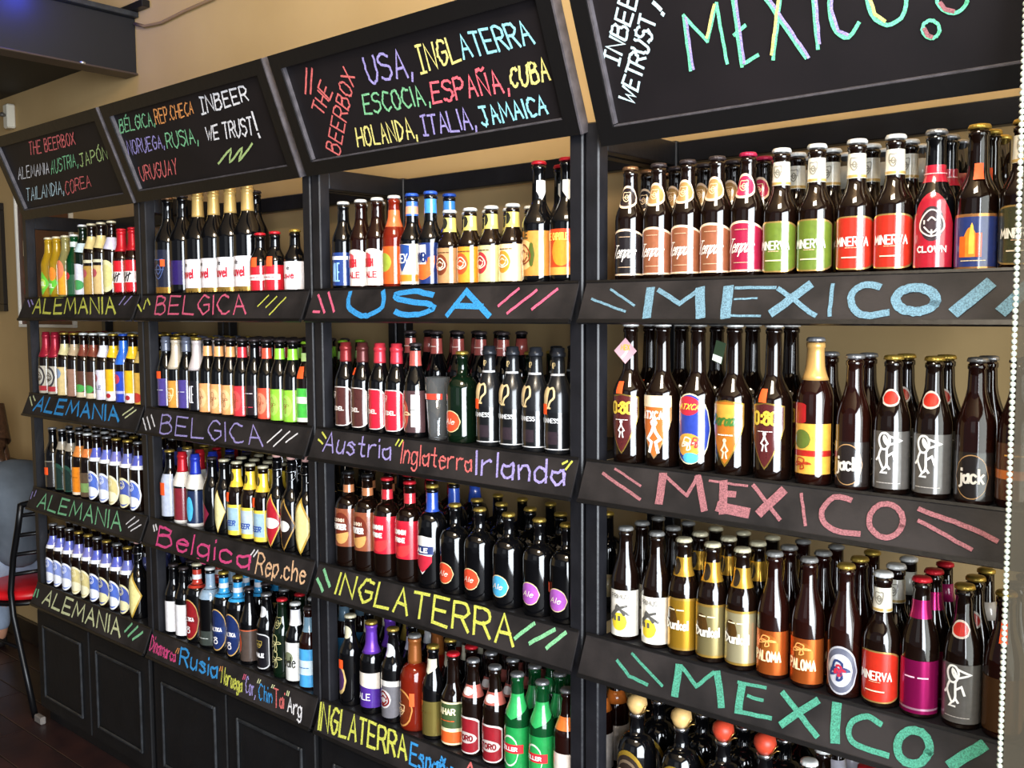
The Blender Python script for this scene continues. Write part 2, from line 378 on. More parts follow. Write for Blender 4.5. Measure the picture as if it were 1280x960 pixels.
MARKS = {"s00":[[["ALEMANIA","yellow",0.011,[[0.1272,0.0242],[0.7622,0.0199],[0.1025,0.087],[0.7119,0.0798]]]],[["lilac",0.006,[[0.0432,0.0753],[0.0826,0.0496]]],["lilac",0.006,[[0.0691,0.0778],[0.1035,0.0578]]],["lilac",0.006,[[0.7684,0.0519],[0.7886,0.0836]]],["lilac",0.006,[[0.8009,0.0516],[0.8318,0.083]]]]],"s10":[[["BELGICA","pink",0.0075,[[0.1264,0.018],[0.6239,0.0169],[0.107,0.0769],[0.589,0.0764]]]],[["yellow",0.006,[[0.002,0.0508],[0.0397,0.0281]]],["yellow",0.006,[[0.0485,0.0355],[0.0447,0.0653]]],["yellow",0.006,[[0.0499,0.0712],[0.0778,0.0501]]],["yellow",0.005,[[0.6703,0.0405],[0.7047,0.0723]]],["yellow",0.005,[[0.7098,0.0359],[0.7437,0.0675]]],["yellow",0.005,[[0.7372,0.0146],[0.7873,0.0647]]]]],"s20":[[["USA","blue",0.017,[[0.1785,0.0136],[0.6572,0.0118],[0.1607,0.0749],[0.6307,0.0707]]]],[["pink",0.007,[[0.0357,0.0233],[0.0628,0.0213]]],["pink",0.007,[[0.036,0.0695],[0.0837,0.02]]],["pink",0.007,[[0.0746,0.0764],[0.1213,0.0229]]],["pink",0.007,[[0.6761,0.0339],[0.7214,0.0727]]],["pink",0.007,[[0.7075,0.017],[0.7728,0.068]]],["pink",0.007,[[0.7737,0.0255],[0.8282,0.0705]]]]],"s30":[[],[["sky",0.004872841690970449,[[0.0334,0.0466],[0.1215,0.0186]]],["sky",0.004792573404658802,[[0.0747,0.0666],[0.1384,0.0319]]],["sky",0.018574534114349162,[[0.167,0.0631],[0.173,0.0102]]],["sky",0.009222801471241191,[[0.1868,0.0627],[0.239,0.0342]]],["sky",0.009082856640365344,[[0.239,0.0342],[0.2704,0.0595]]],["sky",0.019359696372840875,[[0.2751,0.061],[0.2883,0.0101]]],["sky",0.020397656110957868,[[0.3335,0.063],[0.3385,0.0101]]],["sky",0.005796376523649751,[[0.3475,0.0643],[0.4247,0.0626]]],["sky",0.0036298695837429424,[[0.349,0.0425],[0.3938,0.0434]]],["sky",0.004384475373027769,[[0.3417,0.0101],[0.4066,0.01]]],["sky",0.00842440806549897,[[0.4309,0.061],[0.5053,0.01]]],["sky",0.016484219392601033,[[0.4852,0.0658],[0.4279,0.016]]],["sky",0.006757557536979571,[[0.5257,0.0663],[0.5302,0.0099]]],["sky",0.011786154475614848,[[0.6041,0.0602],[0.5825,0.065],[0.5644,0.0539],[0.5622,0.0354],[0.5762,0.0155],[0.598,0.0099],[0.6252,0.0154]]],["sky",0.015160794471655787,[[0.6952,0.0307],[0.6896,0.0229],[0.6793,0.0179],[0.6661,0.0167],[0.6527,0.0194],[0.6416,0.0257],[0.6352,0.0343],[0.6349,0.0435],[0.6406,0.0514],[0.6513,0.0564],[0.6647,0.0575],[0.6781,0.0545],[0.6889,0.0481],[0.6949,0.0396],[0.6952,0.0307]]],["sky",0.020732618432843086,[[0.7687,0.0606],[0.7288,0.0177]]],["sky",0.02021642152414044,[[0.8246,0.0592],[0.7949,0.0187]]]]],"s31":[[],[["rose",0.006524545726821996,[[0.0578,0.0608],[0.1564,0.02]]],["rose",0.004842953316219323,[[0.0837,0.0736],[0.1518,0.0452]]],["rose",0.017086525772779394,[[0.196,0.0728],[0.1998,0.0208]]],["rose",0.006205368130409098,[[0.1995,0.0732],[0.2568,0.039]]],["rose",0.007632379522701207,[[0.2568,0.039],[0.2701,0.0779]]],["rose",0.013599919921674386,[[0.2718,0.0781],[0.2972,0.0181]]],["rose",0.004495562442815001,[[0.2965,0.0731],[0.3733,0.0715]]],["rose",0.01630597326414279,[[0.3265,0.072],[0.3365,0.0188]]],["rose",0.01184599138177679,[[0.3355,0.0533],[0.3515,0.0538]]],["rose",0.01937437837708511,[[0.3266,0.0265],[0.3832,0.0237]]],["rose",0.007249802076899327,[[0.3853,0.0744],[0.4467,0.0194]]],["rose",0.01703104464250438,[[0.4427,0.0709],[0.4073,0.027]]],["rose",0.005602845593337543,[[0.4767,0.0708],[0.4941,0.0162]]],["rose",0.009471370468204413,[[0.5643,0.0705],[0.5352,0.071],[0.5183,0.0477],[0.5247,0.0276],[0.5449,0.0153],[0.5871,0.0148]]],["rose",0.009160662454279444,[[0.6534,0.039],[0.6492,0.0277],[0.6406,0.0195],[0.6293,0.0159],[0.6175,0.0178],[0.6074,0.0248],[0.6012,0.0356],[0.6001,0.0481],[0.6044,0.0597],[0.6132,0.068],[0.6247,0.0714],[0.6366,0.0692],[0.6464,0.062],[0.6524,0.0512],[0.6534,0.039]]],["rose",0.007756899839169492,[[0.6752,0.0688],[0.7522,0.051],[0.794,0.036]]],["rose",0.006468559514903764,[[0.6778,0.0507],[0.7601,0.017]]]]],"s32":[[],[["mint",0.006541161806183095,[[0.0976,0.0483],[0.1323,0.0262],[0.1753,0.0195]]],["mint",0.005652038083075553,[[0.1269,0.0694],[0.2084,0.0261]]],["mint",0.015555615487383852,[[0.2357,0.0695],[0.2392,0.017]]],["mint",0.007762935717228571,[[0.2407,0.0706],[0.2804,0.0424]]],["mint",0.007681314096459875,[[0.2804,0.0424],[0.3089,0.0747]]],["mint",0.01358995562512914,[[0.3169,0.0766],[0.3373,0.0213]]],["mint",0.005948233424668492,[[0.3612,0.0696],[0.4147,0.0727]]],["mint",0.014828693661816977,[[0.3701,0.066],[0.3717,0.0201]]],["mint",0.005910647158162607,[[0.3845,0.0507],[0.4146,0.0498]]],["mint",0.007450541663815236,[[0.3717,0.0201],[0.4352,0.0241]]],["mint",0.010072511739795674,[[0.4486,0.0726],[0.521,0.0172]]],["mint",0.01263635333201317,[[0.5121,0.0747],[0.4572,0.0203]]],["mint",0.016623862417134937,[[0.5463,0.0754],[0.5534,0.0182]]],["mint",0.009414255789403157,[[0.6232,0.0651],[0.6008,0.0709],[0.5784,0.0583],[0.574,0.0358],[0.5915,0.021],[0.6421,0.0199]]],["mint",0.013039811809569608,[[0.7036,0.0424],[0.6997,0.0312],[0.6919,0.0223],[0.6815,0.0175],[0.6707,0.0178],[0.6616,0.0232],[0.656,0.0327],[0.655,0.0443],[0.659,0.0558],[0.6671,0.0648],[0.6776,0.0695],[0.6885,0.0689],[0.6974,0.0633],[0.7028,0.0539],[0.7036,0.0424]]],["mint",0.017608565357109852,[[0.7808,0.0745],[0.739,0.0331]]]]],"s01":[[["ALEMANIA","blue",0.0125,[[0.0976,0.0215],[0.7528,0.024],[0.1091,0.0747],[0.7148,0.0736]]]],[["cream",0.006,[[0.0302,0.0702],[0.0736,0.0374]]],["cream",0.006,[[0.0528,0.0765],[0.0843,0.0582]]],["cream",0.006,[[0.7661,0.0482],[0.8175,0.078]]],["cream",0.006,[[0.7887,0.0398],[0.8404,0.0708]]]]],"s11":[[["BELGICA","lilac",0.0065,[[0.1401,0.0078],[0.6925,0.0133],[0.1213,0.0661],[0.6499,0.0697]]]],[["white",0.005,[[0.0123,0.0462],[0.0555,0.0105]]],["white",0.005,[[0.0339,0.0527],[0.0797,0.0149]]],["white",0.005,[[0.0555,0.0615],[0.0995,0.026]]],["white",0.005,[[0.7064,0.0259],[0.7529,0.0664]]],["white",0.005,[[0.7403,0.0185],[0.7907,0.0653]]],["white",0.005,[[0.7882,0.0344],[0.8262,0.0621]]]]],"s21":[[["Austria","lilac",0.006,[[0.0637,0.0241],[0.3234,0.0276],[0.0586,0.0766],[0.3045,0.0746]]],["Inglaterra","red",0.005,[[0.361,0.024],[0.5944,0.0258],[0.3497,0.0729],[0.5802,0.0667]]],["Irlanda","lilac",0.007,[[0.6098,0.0212],[0.8568,0.0253],[0.5945,0.076],[0.8423,0.0748]]]],[["yellow",0.005,[[0.0313,0.0539],[0.0548,0.0436]]],["yellow",0.005,[[0.0385,0.0731],[0.0616,0.0596]]],["yellow",0.005,[[0.3271,0.0651],[0.3345,0.079]]],["yellow",0.005,[[0.3414,0.0636],[0.3476,0.0784]]],["yellow",0.005,[[0.8408,0.0698],[0.8517,0.0772]]],["yellow",0.005,[[0.8526,0.0598],[0.8635,0.077]]]]],"s02":[[["ALEMANIA","green",0.009,[[0.0996,0.0153],[0.7467,0.0171],[0.1003,0.0684],[0.7132,0.0741]]]],[["lilac",0.006,[[0.0236,0.0391],[0.022,0.0644]]],["lilac",0.006,[[0.0461,0.0504],[0.0466,0.0731]]],["white",0.005,[[0.767,0.0446],[0.8047,0.0744]]],["white",0.005,[[0.7876,0.0354],[0.8372,0.0677]]],["white",0.005,[[0.8097,0.0265],[0.8592,0.0554]]]]],"s12":[[["Belgica","magenta",0.0095,[[0.0968,0.0087],[0.6069,0.0169],[0.082,0.0639],[0.5851,0.0737]]],["Rep.che","peach",0.007,[[0.641,0.0114],[0.8626,0.0221],[0.6279,0.0666],[0.8469,0.0703]]]],[["white",0.006,[[0.0424,0.0634],[0.0622,0.0479]]],["white",0.006,[[0.0546,0.0679],[0.0738,0.0533]]],["white",0.006,[[0.5952,0.0543],[0.6055,0.0723]]],["white",0.006,[[0.6108,0.0546],[0.6225,0.0727]]]]],"s22":[[["INGLATERRA","yellow",0.009,[[0.1058,0.0186],[0.718,0.0182],[0.1047,0.0732],[0.6982,0.0801]]]],[["green",0.009,[[0.0195,0.043],[0.0555,0.0163]]],["green",0.009,[[0.0358,0.0702],[0.0766,0.0322]]],["green",0.009,[[0.719,0.0357],[0.7608,0.0766]]],["green",0.009,[[0.7612,0.0342],[0.8173,0.0753]]],["green",0.009,[[0.8079,0.0348],[0.8476,0.0755]]]]],"s03":[[["ALEMANIA","cream",0.0105,[[0.1034,0.0189],[0.712,0.0202],[0.1111,0.0715],[0.6808,0.0737]]]],[["green",0.009,[[0.0187,0.0302],[0.0212,0.0586]]],["green",0.009,[[0.0481,0.0331],[0.0397,0.0593]]],["green",0.009,[[0.7307,0.0436],[0.7579,0.076]]],["green",0.009,[[0.7605,0.0355],[0.7973,0.0746]]],["green",0.009,[[0.7928,0.0305],[0.8373,0.0639]]]]],"s13":[[["Dinamarca","magenta",0.005,[[0.0208,0.0203],[0.1817,0.0197],[0.0097,0.0681],[0.1643,0.0537]]],["Rusia","blue",0.0085,[[0.2082,0.0193],[0.4165,0.0246],[0.1893,0.0648],[0.3956,0.0725]]],["Noruega","yellow",0.005,[[0.4416,0.0187],[0.5523,0.0178],[0.4269,0.0624],[0.5356,0.0545]]],["Cor,","lilac",0.004,[[0.5681,0.0218],[0.6193,0.0196],[0.5511,0.0659],[0.6021,0.058]]],["Chin","blue",0.004,[[0.6354,0.0187],[0.6995,0.0228],[0.6187,0.0595],[0.682,0.0577]]],["Tai","red",0.005,[[0.7142,0.0168],[0.7545,0.0234],[0.6888,0.0643],[0.7396,0.0623]]],["Arg","white",0.0055,[[0.7724,0.0199],[0.8346,0.0197],[0.7608,0.0555],[0.8215,0.059]]]],[["orange",0.004,[[0.1688,0.0463],[0.1726,0.0611]]],["orange",0.004,[[0.1808,0.0473],[0.1824,0.0622]]],["orange",0.004,[[0.4191,0.0474],[0.4194,0.0606]]],["orange",0.004,[[0.4291,0.0498],[0.4278,0.0626]]],["pink",0.004,[[0.54,0.053],[0.5403,0.0659]]],["pink",0.004,[[0.5486,0.0536],[0.549,0.0664]]],["cream",0.004,[[0.6106,0.0585],[0.6121,0.069]]],["cream",0.004,[[0.6195,0.0597],[0.6215,0.0693]]],["cream",0.004,[[0.6776,0.0616],[0.6798,0.0705]]],["cream",0.004,[[0.6857,0.0621],[0.6882,0.0706]]],["cream",0.004,[[0.7511,0.0589],[0.7506,0.0699]]],["cream",0.004,[[0.7591,0.059],[0.7589,0.0696]]]]],"s23":[[["INGLATERRA","yellow",0.009,[[0.0265,0.0112],[0.3641,0.0289],[0.0095,0.076],[0.3467,0.0799]]],["España","blue",0.007,[[0.3788,0.0225],[0.5221,0.0208],[0.3663,0.0712],[0.5092,0.0712]]],["Ali","red",0.008,[[0.5478,0.0312],[0.6462,0.0339],[0.5381,0.0796],[0.6328,0.0846]]]],[]],"h0":[[["THE BEERBOX","red",0.0075,[[0.2988,0.2175],[0.6494,0.2179],[0.3304,0.2602],[0.6661,0.2532]]],["ALEMANIA","white",0.006,[[0.1332,0.1463],[0.3868,0.1454],[0.1686,0.1857],[0.4147,0.1817]]],["AUSTRIA,","green",0.006,[[0.3948,0.1393],[0.6072,0.1492],[0.4312,0.1826],[0.6312,0.189]]],["JAPÓN","lime",0.0065,[[0.6197,0.1428],[0.8138,0.1497],[0.6402,0.183],[0.8334,0.1881]]],["TAILANDIA,","ice",0.006,[[0.1204,0.0638],[0.432,0.0694],[0.1606,0.1089],[0.4622,0.1114]]],["COREA","red",0.0065,[[0.4366,0.0618],[0.6367,0.075],[0.47,0.1053],[0.6539,0.112]]]],[]],"h1":[[["BÉLGICA,","green",0.007,[[0.9479,0.2162],[1.1576,0.2138],[0.9697,0.2537],[1.1663,0.251]]],["REP.CHECA","orange",0.007,[[1.1639,0.2144],[1.3703,0.2178],[1.1766,0.2554],[1.3834,0.2509]]],["1NBEER","white",0.0095,[[1.3962,0.2121],[1.6362,0.2161],[1.4109,0.2538],[1.6387,0.2529]]],["NORUEGA,","lilac",0.007,[[0.9487,0.147],[1.1616,0.1459],[0.9652,0.1883],[1.1732,0.182]]],["RUSIA,","green",0.0075,[[1.1723,0.1409],[1.3417,0.1395],[1.1886,0.1838],[1.3491,0.1802]]],["WE TRUST","white",0.009,[[1.3873,0.1398],[1.6082,0.1294],[1.4012,0.175],[1.6209,0.1747]]],["URUGUAY","red",0.007,[[0.9632,0.0639],[1.1793,0.0642],[0.9763,0.1059],[1.1984,0.1079]]]],[["white",0.008,[[1.6327,0.185],[1.6286,0.139]]],["white",0.008,[[1.6285,0.1289],[1.6294,0.1187]]],["lime",0.006,[[1.401,0.0713],[1.4844,0.105],[1.4561,0.0691],[1.5371,0.1024],[1.5008,0.0679],[1.5869,0.1068]]]]],"h2":[[["THE","red",0.0085,[[1.9065,0.1379],[1.9671,0.186],[1.8744,0.1628],[1.9408,0.22]]],["BEERBOX","red",0.008,[[1.9209,0.0375],[2.0609,0.208],[1.8808,0.0625],[2.0328,0.2369]]],["USA,","lilac",0.0105,[[2.1028,0.1886],[2.2487,0.1807],[2.1065,0.245],[2.2507,0.2387]]],["1NGL","lemon",0.0095,[[2.2654,0.1824],[2.3989,0.1906],[2.2699,0.2406],[2.3947,0.239]]],["ATERRA","cyan",0.0095,[[2.4086,0.1911],[2.6001,0.1895],[2.4041,0.2388],[2.5885,0.2351]]],["ESCOCIA,","green",0.0085,[[2.0567,0.1222],[2.2764,0.1139],[2.066,0.1664],[2.2705,0.1552]]],["ESPAÑA,","redpink",0.0095,[[2.2867,0.1158],[2.5072,0.1068],[2.2934,0.1572],[2.5021,0.1538]]],["CUBA","lemon",0.0095,[[2.5144,0.1139],[2.6193,0.1147],[2.5212,0.1496],[2.6187,0.1556]]],["HOLANDA,","lemon",0.0085,[[2.0004,0.0498],[2.2089,0.0465],[2.0095,0.0935],[2.2071,0.093]]],["1TALIA,","lilac",0.0085,[[2.2197,0.0487],[2.3935,0.046],[2.2275,0.0925],[2.3905,0.09]]],["JAMAICA","cyan",0.0095,[[2.4144,0.0488],[2.5935,0.0496],[2.4085,0.0885],[2.5943,0.0851]]]],[["red",0.006,[[1.9019,0.2545],[1.8681,0.199]]],["red",0.006,[[1.9217,0.2512],[1.8866,0.1962]]]]],"h3":[[["1NBEER","ice",0.0085,[[2.7867,0.1381],[2.8748,0.2725],[2.7584,0.1577],[2.8435,0.2898]]],["WETRUST","ice",0.0085,[[2.8044,0.0661],[2.8883,0.2057],[2.7784,0.085],[2.8588,0.2241]]]],[["ice",0.007,[[2.8893,0.2367],[2.901,0.222]]],["ice",0.007,[[2.9025,0.2154],[2.9049,0.2125]]],["mgreen",0.0062,[[2.9435,0.203],[2.9388,0.1098]]],["mgreen",0.0062,[[2.9435,0.203],[2.9801,0.153]]],["mgreen",0.0062,[[2.9801,0.153],[3.009,0.2111]]],["mgreen",0.0062,[[3.009,0.2111],[3.0109,0.1104]]],["mgreen",0.0062,[[3.041,0.2367],[3.0367,0.0999]]],["mgreen",0.0062,[[3.0372,0.1029],[3.0697,0.1145]]],["mgreen",0.0062,[[3.0326,0.1537],[3.055,0.1651]]],["mgreen",0.0062,[[3.0384,0.2332],[3.0673,0.2351]]],["mgreen",0.0062,[[3.0851,0.2244],[3.1521,0.0955]]],["mgreen",0.0062,[[3.1303,0.2203],[3.0955,0.1022]]],["mgreen",0.0062,[[3.1774,0.2156],[3.1747,0.1061]]],["mgreen",0.0062,[[3.2317,0.2037],[3.2099,0.1922],[3.201,0.1608],[3.2072,0.1271],[3.2264,0.1151],[3.2448,0.1328]]],["mgreen",0.0062,[[3.2752,0.189],[3.2625,0.1756],[3.2654,0.1425],[3.2872,0.1219],[3.3099,0.1284],[3.3205,0.1529],[3.3097,0.1789],[3.2807,0.1888]]],["mgreen",0.005,[[3.363,0.0973],[3.3599,0.093],[3.355,0.0907],[3.3494,0.0908],[3.3443,0.0935],[3.3405,0.0981],[3.339,0.1037],[3.3399,0.1092],[3.3431,0.1135],[3.348,0.1158],[3.3536,0.1156],[3.3587,0.1129],[3.3624,0.1084],[3.3639,0.1028],[3.363,0.0973]]],["mgreen",0.0055,[[3.4043,0.1318],[3.3991,0.1246],[3.3909,0.1208],[3.3816,0.1212],[3.3728,0.1258],[3.3664,0.1338],[3.3637,0.1434],[3.3652,0.1527],[3.3706,0.1599],[3.3788,0.1635],[3.3882,0.1629],[3.3968,0.1583],[3.403,0.1505],[3.4057,0.1411],[3.4043,0.1318]]],["lilac",0.005,[[2.9477,0.1991],[2.9444,0.1121]]],["lilac",0.005,[[3.0463,0.2327],[3.0424,0.1051]]],["lilac",0.005,[[3.0919,0.2229],[3.1572,0.0958]]],["lilac",0.005,[[3.1827,0.2145],[3.1783,0.1141]]],["lilac",0.005,[[3.211,0.1919],[3.2039,0.1603],[3.2114,0.1274],[3.2257,0.1191]]],["lemon",0.005,[[2.9813,0.1589],[3.0051,0.2089]]],["lemon",0.005,[[3.1258,0.2156],[3.0943,0.1114]]],["lemon",0.005,[[3.2667,0.164],[3.2709,0.1414],[3.2852,0.1288]]],["rose",0.006,[[3.3427,0.106],[3.3461,0.0957],[3.3521,0.0924]]],["rose",0.006,[[3.3676,0.138],[3.3734,0.1275],[3.3859,0.1229]]]]]}
# ------------------------------------------------------------------ chalk signs on the shelf edges and chalkboards on top
SN = {(0,0):'yellow ALEMANIA', (1,0):'pink BELGICA', (2,0):'blue USA', (3,0):'pale blue MEXICO', (0,1):'blue ALEMANIA', (1,1):'lilac BELGICA', (2,1):'Austria Inglaterra', (3,1):'pink MEXICO',
      (0,2):'green ALEMANIA', (1,2):'Belgica Rep.che', (2,2):'yellow INGLATERRA', (3,2):'mint MEXICO', (0,3):'cream ALEMANIA', (1,3):'Rusia Noruega', (2,3):'INGLATERRA España'}
def put_marks(key, place, parent, lift):
    words, ticks = MARKS[key]
    for t, c, w, (lb, rb, lt, rt_) in words:
        def q(a, b): return tuple((lb[i]*(1-a)+rb[i]*a)*(1-b)+(lt[i]*(1-a)+rt_[i]*a)*b for i in (0, 1))
        L = [[q(a, b) for a, b in pl] for pl in text_lines(t)]
        ribbons(L, w*(.58 if key[0] == 'h' else .82), lambda x, y, l: place(x, y, lift+.00006*l), jit=.0016).build('lettering', chalk(c), parent)
    cl = []                                  # strokes that touch make one letter
    for i, (c, w, pl) in enumerate(ticks):
        if len(pl) > 4: pl = smooth(pl, 3)
        xs = [p[0] for p in pl]; bx = [min(xs)-w*.5, max(xs)+w*.5, c]
        hit = [g for g in cl if g[0] < bx[1] and bx[0] < g[1] and (key[0] == 's' and key[1] == '3' or g[2] == c)] if key in ('s30', 's31', 's32', 'h3') and 0 < i else []
        if hit and not (key[0] == 's' and i < 3) and not (key == 's31' and i > 15): g = hit[-1]; g[0] = min(g[0], bx[0]); g[1] = max(g[1], bx[1]); g[3].append((i, w, pl))
        else: cl.append(bx+[[(i, w, pl)]])
    for x0, x1, c, L in cl:
        mb = MB()
        for i, w, pl in L: ribbons([pl], w, lambda x, y, l, i=i: place(x, y, lift+.0004+.00005*i), mb, jit=.0007, step=.012)
        mb.build('chalk_letter' if len(L) > 1 else 'chalk_stroke', chalk(c), parent)
for k in range(4):
    for r in range(4):
        if (k, r) not in SN: continue
        z = ZS[r]; e = Vector((0, .033, .08)).normalized(); nn = Vector((0, -e.z, e.y))
        s = empty('shelf_sign', (k*W, 0, z), 'slanted black shelf sign chalked '+SN[k, r]+' on the '+['top', 'second', 'third', 'lowest'][r]+' shelf', 'sign', 'chalked signs on the shelf edges')
        o = Vector((0, -.035, -.077)); h = .0865
        def place(x, t, d, o=o, e=e, nn=nn): return tuple(Vector((x, 0, 0))+o+e*t+nn*d)
        P = lambda t, d: (lambda v: (v.y, v.z))(o+e*t+nn*d)
        a, b_ = .010, W-.010
        MB().prism([P(0, 0), P(h, 0), (-.0015, .0035), (-.0015, -.004), P(0, -.006)], 'x', a, b_).build('board', SLATE, s)
        MB().prism([P(-.005, .0025), P(.003, .0025), P(.003, 0), P(0, -.006), P(-.005, -.006)], 'x', a, b_).build('lower_lip', FRAME, s)
        MB().prism([P(h-.004, .002), P(h+.001, .002), P(h+.001, 0), P(h-.004, 0)], 'x', a, b_).build('upper_lip', FRAME, s)
        for xx in (a+.012, b_-.018):
            MB().prism([P(0.0, -.0065), P(.035, -.0065), (-.0015, -.03), (-.0015, -.076)], 'x', xx, xx+.006).build('bracket', FRAME, s)
        put_marks('s%d%d' % (k, r), place, s, .0006)
HX = [(.062, .885), (.907, 1.757), (1.785, 2.672), (2.722, 3.535)]
HL = ['leftmost tilted chalkboard reading THE BEERBOX, ALEMANIA, JAPÓN and COREA', 'second tilted chalkboard reading BÉLGICA, REP.CHECA and INBEER WE TRUST', 'third tilted chalkboard reading USA, INGLATERRA, ESPAÑA, CUBA and JAMAICA', 'largest tilted chalkboard at upper right reading MEXICO with chalk bubbles']
for k in range(4):
    zb = 1.965 if k < 3 else 1.935; e = Vector((0, -.11, .275)).normalized(); nn = Vector((0, -e.z, e.y)); o = Vector((0, -.004, 0))
    x0, x1 = HX[k]; H = .306 if k < 3 else .40
    s = empty('chalkboard', (0, 0, zb), HL[k], 'chalkboard', 'tilted chalkboards above the shelves')
    def place(x, t, d, o=o, e=e, nn=nn): return tuple(Vector((x, 0, 0))+o+e*t+nn*d)
    def slab(name, xa, xb, ta, tb, da, db, m, tilt=0):
        c = [place(x, t, d) for x in (xa, xb) for t in (ta, tb) for d in (da, db)]
        mb = MB(); mb.add(c, [(0, 1, 3, 2), (4, 6, 7, 5), (0, 4, 5, 1), (2, 3, 7, 6), (0, 2, 6, 4), (1, 5, 7, 3)])
        return mb.build(name, m, s)
    fw = .036; ft = .036; fb = .034; g = .005
    sl = slab('slate', x0+.01, x1-.01, .01, H-.01, -.012, .0, HSLATE)
    slab('frame_rail', x0, x1, 0, fb, 0.0002, .014, FRAME); slab('frame_rail', x0, x1, H-fw, H, .0002, .014, FRAME)
    slab('frame_rail', x0, x0+fw, fb, H-fw, .0002, .014, FRAME); slab('frame_rail', x1-fw, x1, fb, H-fw, .0002, .014, FRAME)
    slab('edge_strip', x1+.0003, x1+.005, 0, H, -.012, .015, BEAD)
    slab('inner_bead', x0+fw+.0002, x0+fw+g, fb+g, H-fw, .0002, .011, BEAD); slab('inner_bead', x0+fw, x1-fw, fb, fb+g*.6, .0002, .009, BEAD)
    put_marks('h%d' % k, place, sl, .0007)

# ------------------------------------------------------------------ bottles
FAM = {  # height, radius, straight to, neck from, neck radius, lip radius, shoulder exponent
 'long': (.229, .0302, .122, .182, .0150, .0128, 1.0), 'stub': (.229, .0308, .112, .160, .0158, .0135, 1.0), 'eurot': (.260, .0318, .150, .215, .0150, .0128, 1.0), 'euro': (.238, .0308, .130, .192, .0148, .0128, 1.0), 'squat': (.215, .0375, .125, .158, .0135, .0122, .55), 'small': (.170, .0308, .085, .128, .0150, .0130, .9),
 'craft': (.180, .0306, .092, .136, .0155, .0133, .9), 'mid': (.243, .0320, .135, .190, .0150, .0130, .9), 'bombs': (.266, .0370, .128, .185, .0155, .0132, .9),
 'slim': (.232, .0295, .115, .190, .0140, .0125, 1.0), 'big': (.312, .0430, .165, .245, .0175, .0150, .9), 'bomber': (.290, .0365, .150, .215, .0160, .0135, .9),
 'round': (.252, .0370, .150, .187, .0150, .0130, .55), 'steinie': (.200, .0308, .105, .150, .0150, .0130, .9), 'tall': (.284, .0350, .140, .196, .0155, .0130, .9),
 'swing': (.262, .0330, .130, .190, .0150, .0120, .9), 'ring': (.228, .0405, .132, .176, .0155, .0130, .6), 'fat': (.240, .0390, .122, .165, .0175, .0140, .55)}
def rad(f, z):
    H, Rr, z0, z1, rn, rl, ex = FAM[f]
    if z < .004: return Rr-.003+z*.75
    if z <= z0: return Rr
    if z < z1:
        t = (z-z0)/(z1-z0)
        if ex < .8: return rn+(Rr-rn)*math.sqrt(max(0, 1-t**2.2))*(1-.12*t)
        return rn+(Rr-rn)*(.5+.5*math.cos(PI*t))
    t = (z-z1)/(H-z1); return rn+(rl-rn)*t
GLS = {'brown': ('120805', .06, .0), 'black': ('08080a', .07, 0), 'green': ('0c4a24', .05, .35), 'dgreen': ('08170c', .05, 0), 'amber': ('7a1e0e', .05, .25), 'clear': ('b9b070', .05, .6),
       'gold': ('c8a021', .05, .45), 'redbrown': ('1c0805', .06, .0), 'satin': ('17181b', .24, 0)}
def glass(g):
    c, ro, tr = GLS[g]; return mat('bottle_glass_'+g, c, ro, trans=tr, ior=1.5, spec=.6, coat=.3 if not tr else 0)
CAPC = dict(white='e8e8e4', silver='a8a8aa', black='1b1a1c', red='c8202c', gold='c9a84e', cream='d8cfae', blue='2b55b8', dark='3a3132', crimson='b32448', copper='9b7454', grey='83827f', lime='7fb02a')
def capm(c): return mat('cap_'+c, CAPC[c], .38, .25 if c not in ('gold', 'silver', 'copper') else .75)
def ink(c, fin=0):
    if fin == 1: return mat('foil_'+c, c, .22, .7)
    return mat('print_'+c, c, .22, var=.08, vscale=90, spec=.7, coat=1.0)
ME = {}
def body_mesh(f, g):
    k = ('b', f, g)
    if k not in ME:
        H, Rr, z0, z1, rn, rl, ex = FAM[f]
        zs = [0, .004, .02, z0*.5, z0]+[z0+(z1-z0)*t for t in (.12, .25, .38, .5, .62, .75, .87, .96)]+[z1, (z1+H-.02)/2, H-.020]
        pr = [(rad(f, z), z) for z in zs]+[(rl+.0022, H-.0185), (rl+.0022, H-.012), (rl, H-.010), (rl, H-.003)]
        ME[k] = MB().lathe(pr, 28).mesh('glass_body', [glass(g)])
    return ME[k]
def cap_mesh(f, c):
    k = ('c', f, c)
    if k not in ME:
        H = FAM[f][0]; rl = FAM[f][5]+.0012
        ME[k] = MB().lathe([(rl+.0018, H-.0075), (rl+.0016, H-.004), (rl+.0002, H-.0008), (rl-.004, H), (.002, H+.0004)], 36, wob=lambda i, q: (1.0 if i > 1 else (1.05 if q % 3 == 0 else .985))).mesh('crown_cap', [capm(c)])
    return ME[k]
SH = {'rect': lambda t: (0, 1), 'oval': lambda t: (.5-.5*math.sqrt(max(0, 1-t*t)), .5+.5*math.sqrt(max(0, 1-t*t))),
      'shield': lambda t: (.62*abs(t)**1.3, 1-.05*abs(t)), 'diamond': lambda t: (.5*abs(t)**1.0, 1-.5*abs(t)**1.0), 'arch': lambda t: (0, 1-.16*t*t),
      'round': lambda t: (.10*abs(t)**4, 1-.10*abs(t)**4), 'arch2': lambda t: (0, 1-.42*t*t), 'bib': lambda t: (.45*abs(t), 1), 'slant': lambda t: (.28*(1-t)/2+.0, 1), 'half': lambda t: (.5-.5*math.sqrt(max(0, 1-t*t)), .55+.1*t)}
